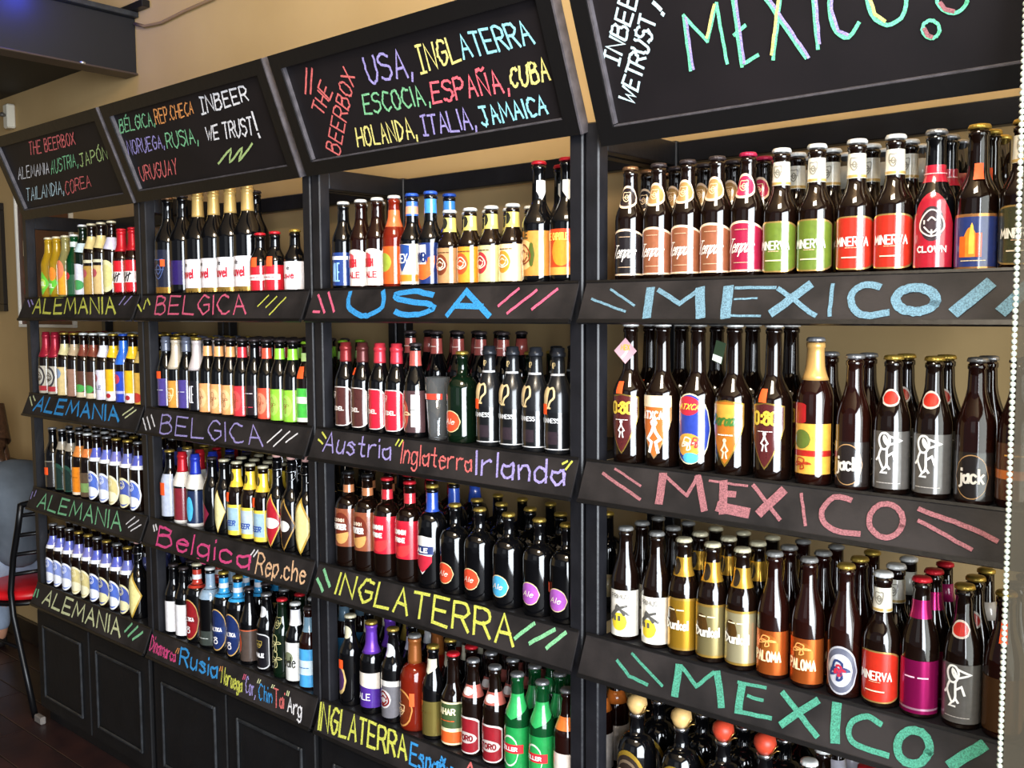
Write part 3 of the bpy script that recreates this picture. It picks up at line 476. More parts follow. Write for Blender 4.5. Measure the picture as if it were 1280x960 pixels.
def patch(f, sh, z0, z1, half, lay, dth=0):
    H = FAM[f][0]; n = max(4, int(half/(9 if half > 40 else 5))*2); rows = 3 if z1*H < FAM[f][2] else max(4, int((z1-z0)*H/.005))
    vs = []; fs = []; fn = SH[sh]; off = .0006+.00028*lay
    full = half >= 179
    for i in range(n+1):
        t = -1+2*i/n; lo, hi = fn(max(-.998, min(.998, t))) if sh in ('oval', 'diamond', 'half') else fn(t); th = R(dth)+R(half)*t
        for j in range(rows+1):
            z = (z0+(z1-z0)*(lo+(hi-lo)*j/rows))*H; r = rad(f, z)+off
            if full: r += .0002
            vs.append((r*math.sin(th), -r*math.cos(th), z))
    for i in range(n):
        for j in range(rows):
            a = i*(rows+1)+j; fs.append((a, a+rows+1, a+rows+2, a+1))
    mb = MB(); mb.add(vs, fs, True); return mb
def letter(f, t, zc, h, w, wt, shear=0, dth=0, lay=4, rot=0):
    H = FAM[f][0]; L = text_lines(t, 3); ZC = zc*H; r0 = rad(f, ZC)
    Q = []
    for pl in L:
        q = []
        for a, b in pl:
            x = (a-.5)*w+shear*(b-.5)*h; y = (b-.5)*h
            if rot: c, s_ = math.cos(rot), math.sin(rot); x, y = x*c-y*s_, x*s_+y*c
            q.append((x, y))
        Q.append(q)
    def fn(x, y, l):
        r = rad(f, ZC+y)+.0006+.00028*lay+.00003*l; th = R(dth)+x/r0; return (r*math.sin(th), -r*math.cos(th), ZC+y)
    return ribbons(Q, wt, fn, step=.006)

# products: d=words for the label, f=family, g=glass, c=cap (None = none), b=body label patches, n=neck patches, t=lettering, k=sticker, x=extras
# patch: (shape, z0, z1, half-angle, colour[, turn[, foil]])    lettering: (text, colour, zc, height, width, weight[, shear[, turn]])
Pd = {}
def D(key, d, f, g, c, b=(), n=(), t=(), k=None, x=(), foil=None): Pd[key] = dict(d=d, f=f, g=g, c=c, b=b, n=n, t=t, k=k, x=x, foil=foil)
OR = 'ff5a24'
# --- unit 4, top shelf
def tempus(key, colr, d, cap, nk, sil='e9cdb0'):
    D(key, d, 'long', 'brown', cap, [('arch', .055, .455, 82, sil), ('arch', .07, .435, 80, colr)], [('oval', .63, .83, 66, sil), ('oval', .65, .81, 58, nk)],
      [('Tempus', 'f4ece4', .26, .024, .046, .0018, .45), ('@crest', 'e8c9a0', .73, .018, .014, .0014), ('------', 'c9a98a', .385, .004, .022, 0.0012), ('--------', 'c9a98a', .125, .004, .026, 0.0012)])
tempus('t_black', '1b1618', 'brown bottle with black script label', 'copper', '241a1c')
tempus('t_copper', '8a5136', 'brown bottle with copper script label', 'dark', 'a8804a')
tempus('t_red', '96183a', 'brown bottle with crimson script label', 'crimson', 'b8254e')
def minerva(key, colr, d, cap='white'):
    D(key, d, 'stub', 'brown', cap, [('round', .04, .43, 80, 'd8b06a', 0, 1), ('round', .052, .418, 75, colr)], [('rect', .71, .89, 100, 'd9d4c4'), ('rect', .715, .735, 99, 'b99a58')],
      [('MINERVA', 'f4efe4', .245, .014, .052, .0021), ('@crest', '8c8678', .81, .020, .012, .0016), ('------', 'e8d8b8', .13, .007, .03, 0.0021), ('----', 'd8b08a', .20, .004, .018, 0.0012)])
minerva('m_green', '5f7326', 'brown bottle with green-gold label'); minerva('m_red', 'b52a1a', 'brown bottle with bright red label')
minerva('m_dark', '3a3a22', 'brown bottle with olive label', 'gold')
D('clown', 'dark bottle with red clown label', 'stub', 'black', 'silver', [('arch2', .04, .56, 66, 'a81c2c'), ('oval', .22, .46, 34, '3b2a2c')], [('rect', .63, .75, 100, 'b01f33')],
  [('@face', 'd9ccc4', .34, .040, .032, .0024), ('CLOWN', 'f0dcd8', .165, .009, .042, .0022), ('---------', 'e8b0b0', .69, .005, .04, 0.0015)])
D('castle', 'brown bottle, blue label with orange tower', 'stub', 'brown', 'gold', [('rect', .02, .39, 75, 'c98f58', 0, 1), ('rect', .035, .37, 75, '26346e'), ('arch2', .10, .30, 20, 'f08a2a', -8), ('rect', .10, .24, 9, 'e2641e', -30), ('rect', .10, .26, 8, 'd94f1c', 14), ('arch2', .12, .33, 7, 'ffc04a', -4)], (),
  [('--------', 'e8d0a0', .075, .004, .034, 0.0012)], k=(.62, .73, 20, 10))
# --- unit 4, second shelf
D('shield', 'tall bottle with maroon 0:80 shield label', 'tall', 'brown', 'white', [('shield', .07, .50, 58, 'a98a45', 0, 1), ('shield', .085, .49, 54, '4e1c1c')], (),
  [('0:80', 'd8b840', .40, .022, .040, .0048), ('@fig', 'e6dcd8', .24, .028, .012, .0028), ('----', 'e6dcd8', .315, .005, .026, 0.0015)], k=(.50, .585, 12, -8))
D('shield_tag', 'tall maroon-label bottle with pink diamond tag', 'tall', 'brown', 'white', [('shield', .07, .50, 58, 'a98a45', 0, 1), ('shield', .085, .49, 54, '4e1c1c')], (),
  [('0:80', 'd8b840', .40, .022, .040, .0048), ('@fig', 'e6dcd8', .24, .028, .012, .0028), ('----', 'e6dcd8', .315, .005, .026, 0.0015)], k=(.50, .585, 12, -8), x=('pinktag',))
D('shield_or', 'tall bottle with orange-white shield label', 'tall', 'brown', 'white', [('shield', .06, .50, 58, 'e8b87c', 0, 1), ('shield', .075, .49, 54, 'c8682c'), ('rect', .42, .50, 56, 'f0ddc0')], (),
  [('ATXCAL', 'f7f1ea', .365, .014, .052, .0034), ('@fig', 'f4ece4', .20, .052, .026, .0060)])
D('tropic', 'tall bottle with blue and red label', 'tall', 'brown', 'grey', [('oval', .05, .53, 70, 'd8d0a8'), ('oval', .06, .52, 66, '2b3f9a'), ('oval', .38, .51, 40, 'c02a3c', -6), ('oval', .10, .26, 44, 'd89a3e', -2), ('oval', .06, .13, 26, '52b4de', 6)], (),
  [('@flower', 'f1e3c8', .19, .024, .028, .0028), ('@flower', 'd8343c', .20, .018, .018, .0024, 0, 24), ('ATXCA', 'f2c84e', .44, .010, .04, .0020, .4)])
D('shield_gold', 'tall bottle with gold-green shield label', 'tall', 'brown', 'white', [('shield', .06, .50, 58, 'b9913a', 0, 1), ('shield', .08, .49, 54, 'b0661e'), ('rect', .34, .47, 50, 'c8973a')], (),
  [('Dorada', '3a6a2a', .37, .020, .050, .0036, .3), ('----', 'efe6d8', .27, .007, .028, 0.0021), ('@fig', 'd8c8a8', .17, .03, .012, .003)], x=('greentag',))
D('goldneck', 'gold-foil-necked bottle with yellow label', 'eurot', 'redbrown', 'silver', [('rect', .08, .42, 80, 'd8a040'), ('rect', .20, .24, 80, 'a8241c'), ('oval', .25, .38, 30, '5a6a2a', -20), ('round', .42, .56, 30, 'a01c1c', -35)], (),
  [('@flower', 'a8321c', .15, .02, .03, .002, 0, -15)], foil=('d8a860', .71, .955))
D('jack', 'black bottle with round lower-case jack label', 'slim', 'redbrown', 'silver', [('rect', .03, .36, 78, '211b19'), ('oval', .04, .345, 50, 'b0885a'), ('oval', .047, .338, 48, '211b19')], (),
  [('jack', 'dcd6cc', .20, .022, .034, .0036)])
D('bird', 'bottle with grey bird label, red neck dot', 'slim', 'brown', 'gold', [('rect', .045, .46, 85, '55524f')], [('oval', .635, .76, 44, 'c8bcb0'), ('oval', .65, .745, 36, 'b8281c')],
  [('@bird', 'f2f0ec', .28, .054, .038, .0034), ('--------', 'b8b2ac', .09, .0045, .036, 0.0013)])
D('amberrow', 'brown bottle with brown and orange label', 'slim', 'redbrown', 'dark', [('rect', .06, .44, 80, '4a2c1c'), ('rect', .2, .26, 80, 'b8642c')], (), [('---', 'd8a24a', .36, .012, .03, 0.0022)])
# --- unit 4, third shelf
D('wbird', 'white-label bottle with grey bird on yellow', 'slim', 'brown', 'grey', [('rect', .04, .45, 85, 'e9e6dc'), ('oval', .09, .25, 34, 'e8cc3a', -4)], (), [('@wing', '55534f', .25, .030, .038, .005), ('PRIMUS', '6a6660', .40, .009, .036, .0012)])
def barbar(key, colr, d): D(key, d, 'long', 'brown', 'cream', [('rect', .05, .50, 80, 'caa04a', 0, 1), ('rect', .07, .48, 78, colr, 0, 1), ('oval', .22, .42, 26, '4a3214', -22)], [('rect', .68, .84, 110, 'd8a63e', 0, 1), ('oval', .69, .83, 26, '2a2014', -18)],
    [('Dunkel', 'f3efe2', .27, .017, .045, .0032), ('--', 'f0e4c0', .40, .008, .03, 0.0022)])
barbar('b_gold', 'c8982e', 'brown bottle with gold label and gold neck'); barbar('b_cream', 'd6cba0', 'brown bottle with cream label and gold neck'); barbar('b_silver', 'a89a6a', 'brown bottle with silver-gold label, gold neck')
D('orangel', 'brown bottle with shiny orange label', 'slim', 'redbrown', 'grey', [('rect', .04, .39, 85, 'c9642a', 0, 1), ('arch2', .2, .36, 30, 'e0863a', 8, 1)], (), [('PALOMA', 'f6dcae', .19, .018, .046, .0030), ('@flower', 'f0a45a', .31, .02, .03, .002)])
D('roundl', 'brown bottle with round white-grey label', 'slim', 'redbrown', 'gold', [('oval', .03, .40, 58, 'b0b0b8'), ('oval', .045, .385, 53, '5d6070'), ('oval', .09, .34, 40, 'c4c4cc')], (), [('@flower', '2c3a66', .215, .034, .030, .0040), ('@flower', 'b8283a', .215, .018, .016, .0035)])
D('magenta', 'brown bottle with metallic magenta label', 'slim', 'brown', 'red', [('rect', .035, .42, 85, 'a81a62', 0, 1), ('rect', .06, .075, 85, 'e8b0c8', 0, 1)], [('rect', .71, .84, 110, 'a81e5c', 0, 1)], [('--', 'f4c8dc', .30, .012, .035, 0.0022)])
D('plainamber', 'brown bottle with tan label and red sticker', 'slim', 'redbrown', 'gold', [('rect', .05, .42, 85, '6a4a30', 0, 1)], (), (), k=(.66, .80, 16, 0))
# --- unit 4, lowest shelf
D('ring_cream', 'big dark bottle with cream wire-tied stopper', 'ring', 'black', None, [('oval', .04, .66, 60, 'c8a23e', 0, 1), ('oval', .08, .62, 52, '2a211c'), ('oval', .12, .58, 44, '6a5a48'), ('oval', .15, .55, 39, '2a211c')], (), [('@crest', 'b8a888', .36, .05, .04, .003)], x=('ball_cream',))
D('ring_red', 'big dark bottle with red wire-tied stopper', 'ring', 'black', None, [('oval', .04, .50, 60, '8c6a2a', 0, 1), ('oval', .07, .47, 54, '2a211c')], (), (), x=('ball_red',))
# --- unit 3, top shelf
D('lightblue', 'dark bottle with pale blue label', 'long', 'black', 'white', [('rect', .05, .42, 70, '1f3a7c'), ('rect', .34, .38, 60, 'd8dce8')], (), [('ALE', '8cb8e8', .20, .045, .018, .004, 0, 0)])
D('whitered', 'brown bottle with white and red label', 'long', 'redbrown', 'white', [('arch', .04, .44, 80, 'efe8e4'), ('arch', .24, .40, 34, 'd8505a', -34)], (), [('ROUGH', 'c02a34', .29, .018, .034, .004, 0, -20), ('ALE', 'c02a34', .16, .014, .03, .003)])
D('orangewhite', 'amber bottle with orange and green label', 'long', 'amber', 'white', [('rect', .05, .45, 80, 'd85a20'), ('oval', .18, .38, 40, '9aa83a', -10)], [('rect', .66, .84, 110, 'd86a3a')], ())
D('bluehex', 'dark bottle with blue shield label, blue cap', 'stub', 'black', 'blue', [('rect', .04, .46, 80, 'e8dccb'), ('shield', .17, .46, 40, '24478f', -20), ('rect', .07, .14, 80, 'e08a2a')], [('rect', .76, .91, 110, '3a6ac0'), ('rect', .78, .86, 110, 'e0a080')], [('HEX', 'f2f2f2', .31, .02, .03, .003, 0, -18)])
D('blueneck', 'dark bottle with blue neck and label', 'stub', 'black', 'blue', [('rect', .04, .46, 80, '1c2f6a'), ('half', .08, .46, 60, 'e0662a', -4), ('rect', .24, .44, 30, 'e4e4ec', -14)], [('rect', .77, .92, 110, '3f8ad8')], [('HAVEN', '1c2f6a', .31, .020, .034, .004, 0, -10)])
def craft(key, colr, col2, d): D(key, d, 'craft', 'brown', 'white', [('rect', .05, .50, 85, colr), ('oval', .15, .42, 36, col2, -14)], [('rect', .71, .92, 110, 'dcc86a'), ('oval', .75, .89, 34, '2a2a22', -20)], [('@face', 'f3e6c8', .29, .026, .026, .0024, 0, -14), ('----', '5a3a22', .44, .008, .03, 0.0022)])
craft('c_brown', 'b98a5c', '7a3a22', 'short bottle with brown and tan label'); craft('c_orange', 'e6952e', 'e8542a', 'short brown bottle with orange label')
craft('c_green', 'cfc98c', 'b8323a', 'short bottle with green and red label'); craft('c_cream', 'f0d8a8', 'd8902e', 'short brown bottle with cream label')
D('pineap', 'tall red-capped bottle with tan-green label', 'bombs', 'black', 'red', [('rect', .07, .43, 85, 'c8863c'), ('oval', .12, .36, 40, 'e8b878', -20), ('oval', .14, .34, 12, '4e5a22', 10)], [('bib', .68, .84, 44, 'f0ece6', 60)], [('ISLE', '3c3418', .40, .014, .03, .003, 0, -26), ('@face', '8a3a1e', .24, .04, .034, .003, 0, -22)])
D('chipotle', 'tall red-capped bottle with fiery orange label', 'bombs', 'black', 'red', [('rect', .07, .43, 85, 'd8441c'), ('oval', .14, .36, 36, 'f0902a', 8), ('rect', .07, .13, 85, 'e8a24a')], [('bib', .66, .82, 50, 'f0ece6', 40)], [('THE CHIPOTLE', 'f3c85a', .37, .014, .05, .0022, 0, -10)])
# --- unit 3, second shelf
def red_foil(key, colr, nk, d, kk=None): D(key, d, 'long', 'black', None, [('round', .05, .50, 66, 'e6dcd8'), ('round', .06, .49, 61, colr)], (), [('@crest', 'e8d8d0', .40, .016, .014, .0014, 0, -30), ('EDEL', 'e8dcd4', .25, .009, .028, .0022)], foil=(nk, .78, 1.005), k=kk)
red_foil('e_brown', '4a2522', '8a2a2c', 'dark bottle with maroon oval label and foil neck'); red_foil('e_brown_k', '4a2522', '5a2a28', 'dark maroon-label bottle with orange neck sticker', (.64, .72, 12, -20)); red_foil('e_red', 'c41f34', 'd83a48', 'dark bottle with bright red label and red foil')
D('pattern', 'tall bottle with patterned label, white tag', 'slim', 'black', 'dark', [('rect', .06, .50, 85, '4a3436'), ('oval', .1, .4, 30, 'b84a3c', -30), ('rect', .12, .46, 20, 'e8e6e4', 34)], [('rect', .76, .93, 110, 'b0524a')], [('@flower', 'e8c49a', .25, .05, .04, .003, 0, -30), ('--------', '5a5a5a', .3, .006, .02, 0.0018, 0, 34)])
D('redneck', 'tall dark bottle with dark red neck label', 'eurot', 'black', 'dark', (), [('rect', .78, .93, 110, 'a04a42')], [('----', 'e8c8b8', .85, .012, .02, 0.0022)])
def oval_b(key, colr, d, g='black', cap='gold', f='squat', kk=None): D(key, d, f, g, cap, [('oval', .12, .36, 42, 'e3cd9a', -12), ('oval', .13, .35, 39, colr, -12)], (), [('Ale', 'f6e8d8', .24, .012, .026, .0016, .3, -12)], k=kk)
oval_b('o_green', 'e04a2a', 'rounded dark green bottle with red oval label', 'dgreen')
D('stout', 'black bottle with gold harp', 'long', 'satin', None, [('rect', .05, .40, 75, '101012'), ('rect', .10, .22, 40, '2c2228', -14), ('rect', .05, .06, 75, 'c8c8cc')], [('rect', .74, .76, 80, 'b8b8bc')], [('@harp', 'd8bd8c', .52, .036, .026, .0042, 0, -14), ('GUINNESS', 'e4e4e6', .325, .009, .042, .0014, 0, -10), ('@harp', 'c8b080', .83, .010, .006, .001, 0, -10)], foil=('2a2c32', .955, 1.004))
Pd['stout_k'] = dict(Pd['stout'], d='black bottle with gold harp and orange sticker', k=(.38, .48, 14, -34))
# --- unit 3, third shelf
D('porter', 'brown bottle with copper PORTER label', 'round', 'brown', 'black', [('rect', .22, .62, 70, '8a4a30'), ('oval', .28, .58, 40, '6a2a1c'), ('half', .25, .45, 34, 'd09a5a')], [('rect', .78, .86, 120, 'b8744a')], [('LONDON', 'f0d8c0', .50, .008, .032, .002, 0, -8), ('PORTER', 'f6efe8', .43, .013, .040, .0036, 0, -8)])
D('pride', 'brown bottle with red LONDON PRIDE label', 'round', 'brown', 'red', [('rect', .24, .62, 75, 'c01f32'), ('half', .26, .46, 40, 'd83a3c')], [('rect', .78, .88, 120, 'c8303a')], [('LONDON', 'f6efe8', .51, .010, .036, .0032, 0, -8), ('PRIDE', 'f6efe8', .43, .010, .032, .0032, 0, -8)])
D('blueshield', 'dark bottle with blue neck and white-red shield', 'round', 'black', 'gold', [('shield', .14, .52, 48, 'dcd8d4'), ('shield', .16, .33, 40, 'b8283a'), ('rect', .34, .42, 46, '2c3a6a')], [('rect', .74, .95, 120, '2c4fae')], [('ALE', 'f0ecea', .38, .010, .03, .0028)])
oval_b('o_red', 'dc4a2e', 'rounded black bottle with red oval label'); oval_b('o_blue', '4aa8d8', 'rounded black bottle with blue oval label'); oval_b('o_purple', 'a85ab8', 'rounded black bottle with purple oval label')
Pd['o_purple_k'] = dict(Pd['o_purple'], d='black bottle, purple oval label, orange sticker', k=(.30, .40, 9, -50))
# --- unit 3, lowest shelf
D('cream_or', 'dark bottle with cream oval label, orange sticker', 'mid', 'black', 'cream', [('oval', .12, .46, 44, 'd8b878', -20), ('oval', .16, .42, 34, '4a2c5a', -20)], [('oval', .74, .88, 60, 'd8d0b0')], (), k=(.42, .52, 14, -4))
D('purple', 'dark bottle with purple and white label', 'mid', 'black', 'gold', [('rect', .08, .46, 80, '4a2a8a'), ('slant', .28, .46, 80, 'e6dcd0')], (), [('ALE', 'f0ecf4', .20, .016, .034, .0026)], foil=('6a3ab0', .66, .95))
D('skull', 'dark bottle with grey and white face label', 'mid', 'black', 'gold', [('round', .06, .46, 70, '6c6a70'), ('rect', .40, .46, 70, 'dcd8d4'), ('oval', .16, .36, 40, 'c8c4c4', -8)], [('oval', .70, .84, 60, 'd8d8d8')], [('@face', '7a1c1c', .26, .036, .03, .004, 0, -8)])
D('honey', 'fat red amber bottle with bronze neck foil', 'fat', 'amber', 'grey', [('oval', .04, .44, 52, 'c88a4a', -20), ('oval', .06, .42, 47, '6a2a12', -20)], (), [('@crest', 'e8c090', .22, .026, .026, .0026, 0, -20)], foil=('9a5a2a', .70, .96), k=(.28, .42, 9, 30))
D('goldlab', 'dark bottle with plain gold label', 'slim', 'black', 'gold', [('rect', .05, .42, 85, '9a8a4a', 0, 1)], [('bib', .70, .86, 80, 'd8d0b8')], [('---', '5a4c22', .30, .01, .03, 0.0022)])
D('pear', 'dark bottle, green and orange label, red cap', 'stub', 'brown', 'red', [('rect', .04, .50, 85, 'e6d8b0'), ('rect', .06, .18, 85, 'e2602a'), ('rect', .22, .48, 85, '3e5230')], (), [('AHAR', 'e8dcb4', .40, .014, .04, .0034), ('----', 'd85a2a', .30, .01, .036, 0.0022)])
D('redround', 'brown bottle with red and white round label', 'long', 'brown', 'silver', [('round', .03, .42, 66, 'd8cfcc'), ('round', .045, .40, 60, '8c1c26'), ('oval', .14, .26, 54, 'c8b8b4')], [('rect', .62, .74, 110, 'a8584e'), ('oval', .64, .72, 40, 'e8e0dc')], [('TORO', '7a1820', .20, .012, .036, .003)])
D('greenb', 'green bottle with red banner on green label', 'long', 'green', 'silver', [('rect', .04, .48, 85, '1d8a44'), ('oval', .08, .40, 44, 'd4e4d0', -10), ('oval', .10, .38, 40, '2a9a4e', -10), ('rect', .22, .31, 60, 'c82c34', -6)], [('bib', .56, .80, 100, '2ca054')], [('ZILLER', 'f6eeee', .265, .008, .034, .002, 0, -6)])
D('whiteor', 'brown bottle with white label and orange neck', 'long', 'redbrown', 'silver', [('rect', .04, .40, 85, 'e9dcd2'), ('rect', .04, .40, 16, 'c8702a', -60)], [('rect', .62, .74, 110, 'd8742c')], ())
# --- unit 1 and unit 2
D('lime1', 'yellow glass bottle with lime green label', 'long', 'gold', 'cream', [('diamond', .05, .44, 60, '6ac83a', -8), ('oval', .16, .32, 30, 'b8dc5a', -8)], (), [('SOL', 'e8f4d0', .24, .014, .03, .003, 0, -8)])
D('lime2', 'yellow glass bottle, lime and orange label', 'long', 'gold', 'cream', [('diamond', .05, .44, 60, '6ac83a', -8), ('oval', .28, .50, 30, 'f08a2a', 10)], (), [('SOL', 'e8f4d0', .2, .014, .03, .003, 0, -8)])
D('mango', 'clear bottle with orange and yellow label', 'long', 'clear', 'cream', [('rect', .05, .42, 80, 'f0a42a'), ('oval', .30, .60, 40, 'f0825a')], (), ())
D('greenw', 'green bottle with small red emblem', 'long', 'green', 'white', [('rect', .05, .36, 80, '2a5a3a'), ('oval', .28, .40, 24, 'c82a34', -10)], [('rect', .8, .88, 110, 'cfd8d0')], (),)
D('whitegreen', 'green bottle with white neck and label', 'eurot', 'dgreen', 'white', [('arch', .04, .46, 80, 'dcdce8'), ('oval', .10, .24, 50, '4aa05a')], [('slant', .60, .74, 100, 'c8dce0')], ())
def goldneck(key, colr, d, cap='cream'): D(key, d, 'eurot', 'brown', cap, [('rect', .04, .42, 85, colr), ('oval', .26, .38, 30, 'b8505a', -10)], [('slant', .63, .82, 120, 'd8c486'), ('rect', .46, .50, 80, 'cfc8a8')], ())
goldneck('g_tan', 'b08a3e', 'brown bottle with tan label, cream neck'); goldneck('g_cream', 'd6b77c', 'brown bottle with beige label, cream neck')
D('creamround', 'brown bottle with cream round label', 'eurot', 'brown', 'cream', [('oval', .06, .48, 66, 'e6dfa8'), ('oval', .12, .42, 50, 'd8d08a')], [('slant', .60, .78, 110, 'c8c4d8')], ())
D('redtally', 'bright red bottle with black tally print', 'long', 'redbrown', 'red', [('rect', .01, .52, 179, 'cf1a26'), ('rect', .20, .36, 80, 'e8dcd8')], (), [('@tally', '1a1414', .28, .030, .036, .0034)], foil=('c81e2a', .66, .97))
D('bigdark', 'large dark bottle with blue and red label', 'big', 'black', 'copper', [('round', .02, .46, 80, '1c1f33'), ('rect', .02, .08, 80, 'b8863a', 0, 1), ('shield', .18, .36, 22, 'c8402e', -50)], (), [('@crest', '4a5a8a', .26, .06, .04, .003)], k=(.29, .36, 10, 22))
D('bigdark2', 'large dark bottle with purple-edged label', 'big', 'black', 'dark', [('rect', .10, .34, 85, '2b1a5c')], (), ())
D('bigwhite', 'large gold-foil bottle with white label', 'big', 'black', None, [('rect', .01, .34, 85, 'c49a4a', 0, 1), ('rect', .06, .34, 86, 'efeaf0')], (), [('Duvel', 'c0283a', .20, .026, .050, .0045), ('de', '3a3436', .29, .012, .010, .0018)], foil=('d8b26a', .76, .985))
D('redlab', 'short bottle with red label and cap', 'small', 'black', 'red', [('rect', .02, .44, 85, 'c8202e'), ('rect', .20, .29, 66, 'ece4e4')], (), [('----', 'b02030', .245, .008, .036, 0.0022)], k=(.42, .58, 16, 10))
D('whitesm', 'short dark bottle with small white label', 'small', 'black', 'gold', [('rect', .02, .48, 85, 'ece8ec')], (), [('uwe', 'c0283a', .26, .016, .030, .0032), ('e', '3a3436', .38, .010, .006, .0016)])
D('redfoil', 'bottle with red foil neck, round monk label', 'euro', 'brown', None, [('rect', .02, .46, 85, 'b8b0a0'), ('oval', .12, .46, 50, '3a3436', -10), ('oval', .16, .42, 38, 'b8b4a8', -10), ('rect', .06, .14, 85, 'a82c34')], (), [('@face', '3a2a2a', .29, .03, .026, .0034, 0, -10)], foil=('a02034', .60, 1.003))
D('tanl', 'brown bottle with cream label and cream neck', 'euro', 'brown', 'gold', [('rect', .02, .46, 85, 'd8c088'), ('oval', .28, .44, 40, '8aa0c0', -20)], [('slant', .63, .82, 120, 'd8cc98')], ())
D('tanbrown', 'brown bottle with pinkish tan label', 'euro', 'brown', 'gold', [('rect', .02, .44, 85, '9a7460'), ('oval', .14, .36, 30, '4a3430', -30)], [('slant', .63, .82, 120, 'b8a080')], ())
D('brgreen', 'brown bottle with brown and green label', 'euro', 'brown', 'white', [('rect', .02, .42, 85, '5c3a2c'), ('rect', .02, .10, 85, 'd8c8a8'), ('oval', .10, .22, 40, '4aa04a', 8)], [('slant', .63, .82, 120, '7a3a2c')], ())
D('whitel', 'brown bottle with white and lilac label', 'euro', 'brown', 'white', [('rect', .02, .46, 85, 'dcd8e8'), ('oval', .28, .40, 24, 'a83a5a', -20)], [('slant', .63, .82, 120, 'e8e4f0')], [('ALE', '2c3a6a', .20, .012, .03, .002)])
D('yellowl', 'brown bottle with yellow label and neck', 'euro', 'brown', 'gold', [('rect', .02, .48, 85, 'f0b81e'), ('round', .02, .16, 80, 'e8e0e0'), ('oval', .06, .13, 20, 'b02a34')], [('slant', .63, .82, 120, 'f4c428')], ())
D('bluel', 'brown bottle with bright blue label, blue cap', 'euro', 'brown', 'blue', [('rect', .02, .46, 85, '2b46b8'), ('oval', .28, .42, 30, 'c83a52', -10), ('rect', .14, .18, 85, 'b8b8e0')], [('rect', .56, .90, 120, '2a6ad0')], ())
D('yellowred', 'brown bottle with yellow label, red base print', 'euro', 'brown', 'gold', [('rect', .02, .46, 85, 'e0b04a'), ('oval', .04, .18, 40, 'c83a2c')], [('rect', .60, .76, 120, 'd8b868')], ())
D('purplel', 'dark bottle with purple label, silver neck', 'slim', 'black', None, [('rect', .04, .42, 85, '4c3f8a')], (), [('--', 'c8c8d8', .26, .03, .03, 0.0022)], foil=('6a6f80', .80, 1.003))
Pd['purplel_k'] = dict(Pd['purplel'], d='dark bottle, purple label, orange sticker', k=(.42, .52, 20, 0))
D('orangegold', 'dark bottle, cream foil neck, orange label', 'slim', 'black', 'gold', [('rect', .03, .40, 85, 'd8963e')], (), [('@crest', 'f0d8a0', .2, .04, .03, .003)], foil=('e0d0b8', .56, .93))
D('blackw', 'dark bottle with white lettering, cream neck', 'slim', 'black', 'gold', [('rect', .03, .42, 85, '15141a')], (), [('ALE', 'eceaf0', .24, .05, .016, .003)], foil=('e4d8d8', .56, .93))
def peach(key, colr, d, cap='dark', nk=None): D(key, d, 'slim', 'black', cap, [('rect', .02, .40, 85, colr), ('oval', .08, .34, 40, 'f0dcc4' if nk is None else nk, -4)], [('rect', .76, .89, 110, colr)], [('@flower', '8a4a2c', .21, .04, .02, .0012)])
peach('p_peach', 'eaa468', 'dark bottle with peach label', 'dark', 'f0bd88'); peach('p_red', 'd8353e', 'dark bottle with red label and neck', 'dark', 'e2504e'); peach('p_redor', 'd8503a', 'dark bottle, speckled red-orange label', 'dark', 'e88a6a'); peach('p_lime', '8ccf3a', 'dark bottle with lime label and neck', 'dark', 'a4dc5a')
D('darktxt', 'dark bottle with small black label', 'slim', 'black', 'dark', [('rect', .05, .42, 80, '1f1418')], (), [('---', 'c8c0c4', .32, .008, .03, 0.0022), ('--', 'c83a4a', .15, .008, .03, 0.0022)])
D('greenwh', 'brown bottle, green and white label, orange sticker', 'long', 'brown', 'lime', [('rect', .04, .44, 80, '4cc04a'), ('rect', .26, .34, 80, 'e8f0e0'), ('rect', .04, .09, 80, 'e8f0e0')], [('rect', .76, .86, 110, 'b8d88a')], (), k=(.56, .70, 20, 0))
# shelf 3 / 4, units 1 and 2
D('darkor', 'dark bottle with black label, orange sticker', 'euro', 'black', 'silver', [('rect', .04, .46, 85, '2a2624'), ('rect', .45, .465, 85, '8a8478')], (), (), k=(.24, .36, 22, -6))
D('dgreenl', 'dark bottle with dark green arched label', 'euro', 'black', 'silver', [('arch2', .04, .46, 70, '24463a'), ('arch2', .06, .40, 54, '1c2f2a')], [('slant', .66, .80, 110, '9a9080')], ())
D('orangl', 'brown bottle with bright orange label', 'euro', 'brown', 'silver', [('rect', .06, .46, 85, 'e8861e'), ('rect', .03, .07, 85, 'e8d8c0')], [('slant', .60, .78, 110, 'd8823a')], [('---', '8a4a12', .3, .02, .03, 0.0022)])
def frans(key, colr, d, cap, nk='b8bce6', in2='eef0fa'): D(key, d, 'euro', 'brown', cap, [('oval', .02, .46, 66, in2), ('oval', .045, .43, 58, colr), ('oval', .07, .22, 48, in2, 4)], [('slant', .60, .80, 110, nk), ('slant', .60, .66, 110, 'f0f0f6')], [('@face', in2, .36, .03, .022, .002, 0, -4)])
frans('f_blue', '5470c8', 'brown bottle with blue and white oval label', 'silver', '5a62c0'); frans('f_pale', '8a9ad8', 'brown bottle with pale blue oval label', 'silver', '6a72c8'); frans('f_cream', 'd8c88a', 'brown bottle with cream oval label', 'gold', '7a78c0', 'f0e8c4'); frans('f_creamb', '4a5aa8', 'brown bottle, cream label with blue emblem', 'gold', '6a70b8', 'e8dfae')
D('dullgr', 'brown bottle with dull green label', 'euro', 'brown', 'white', [('rect', .03, .40, 85, '5c4a38'), ('rect', .10, .24, 85, '7c9a5a')], [('slant', .62, .76, 110, 'd87a3c')], ())
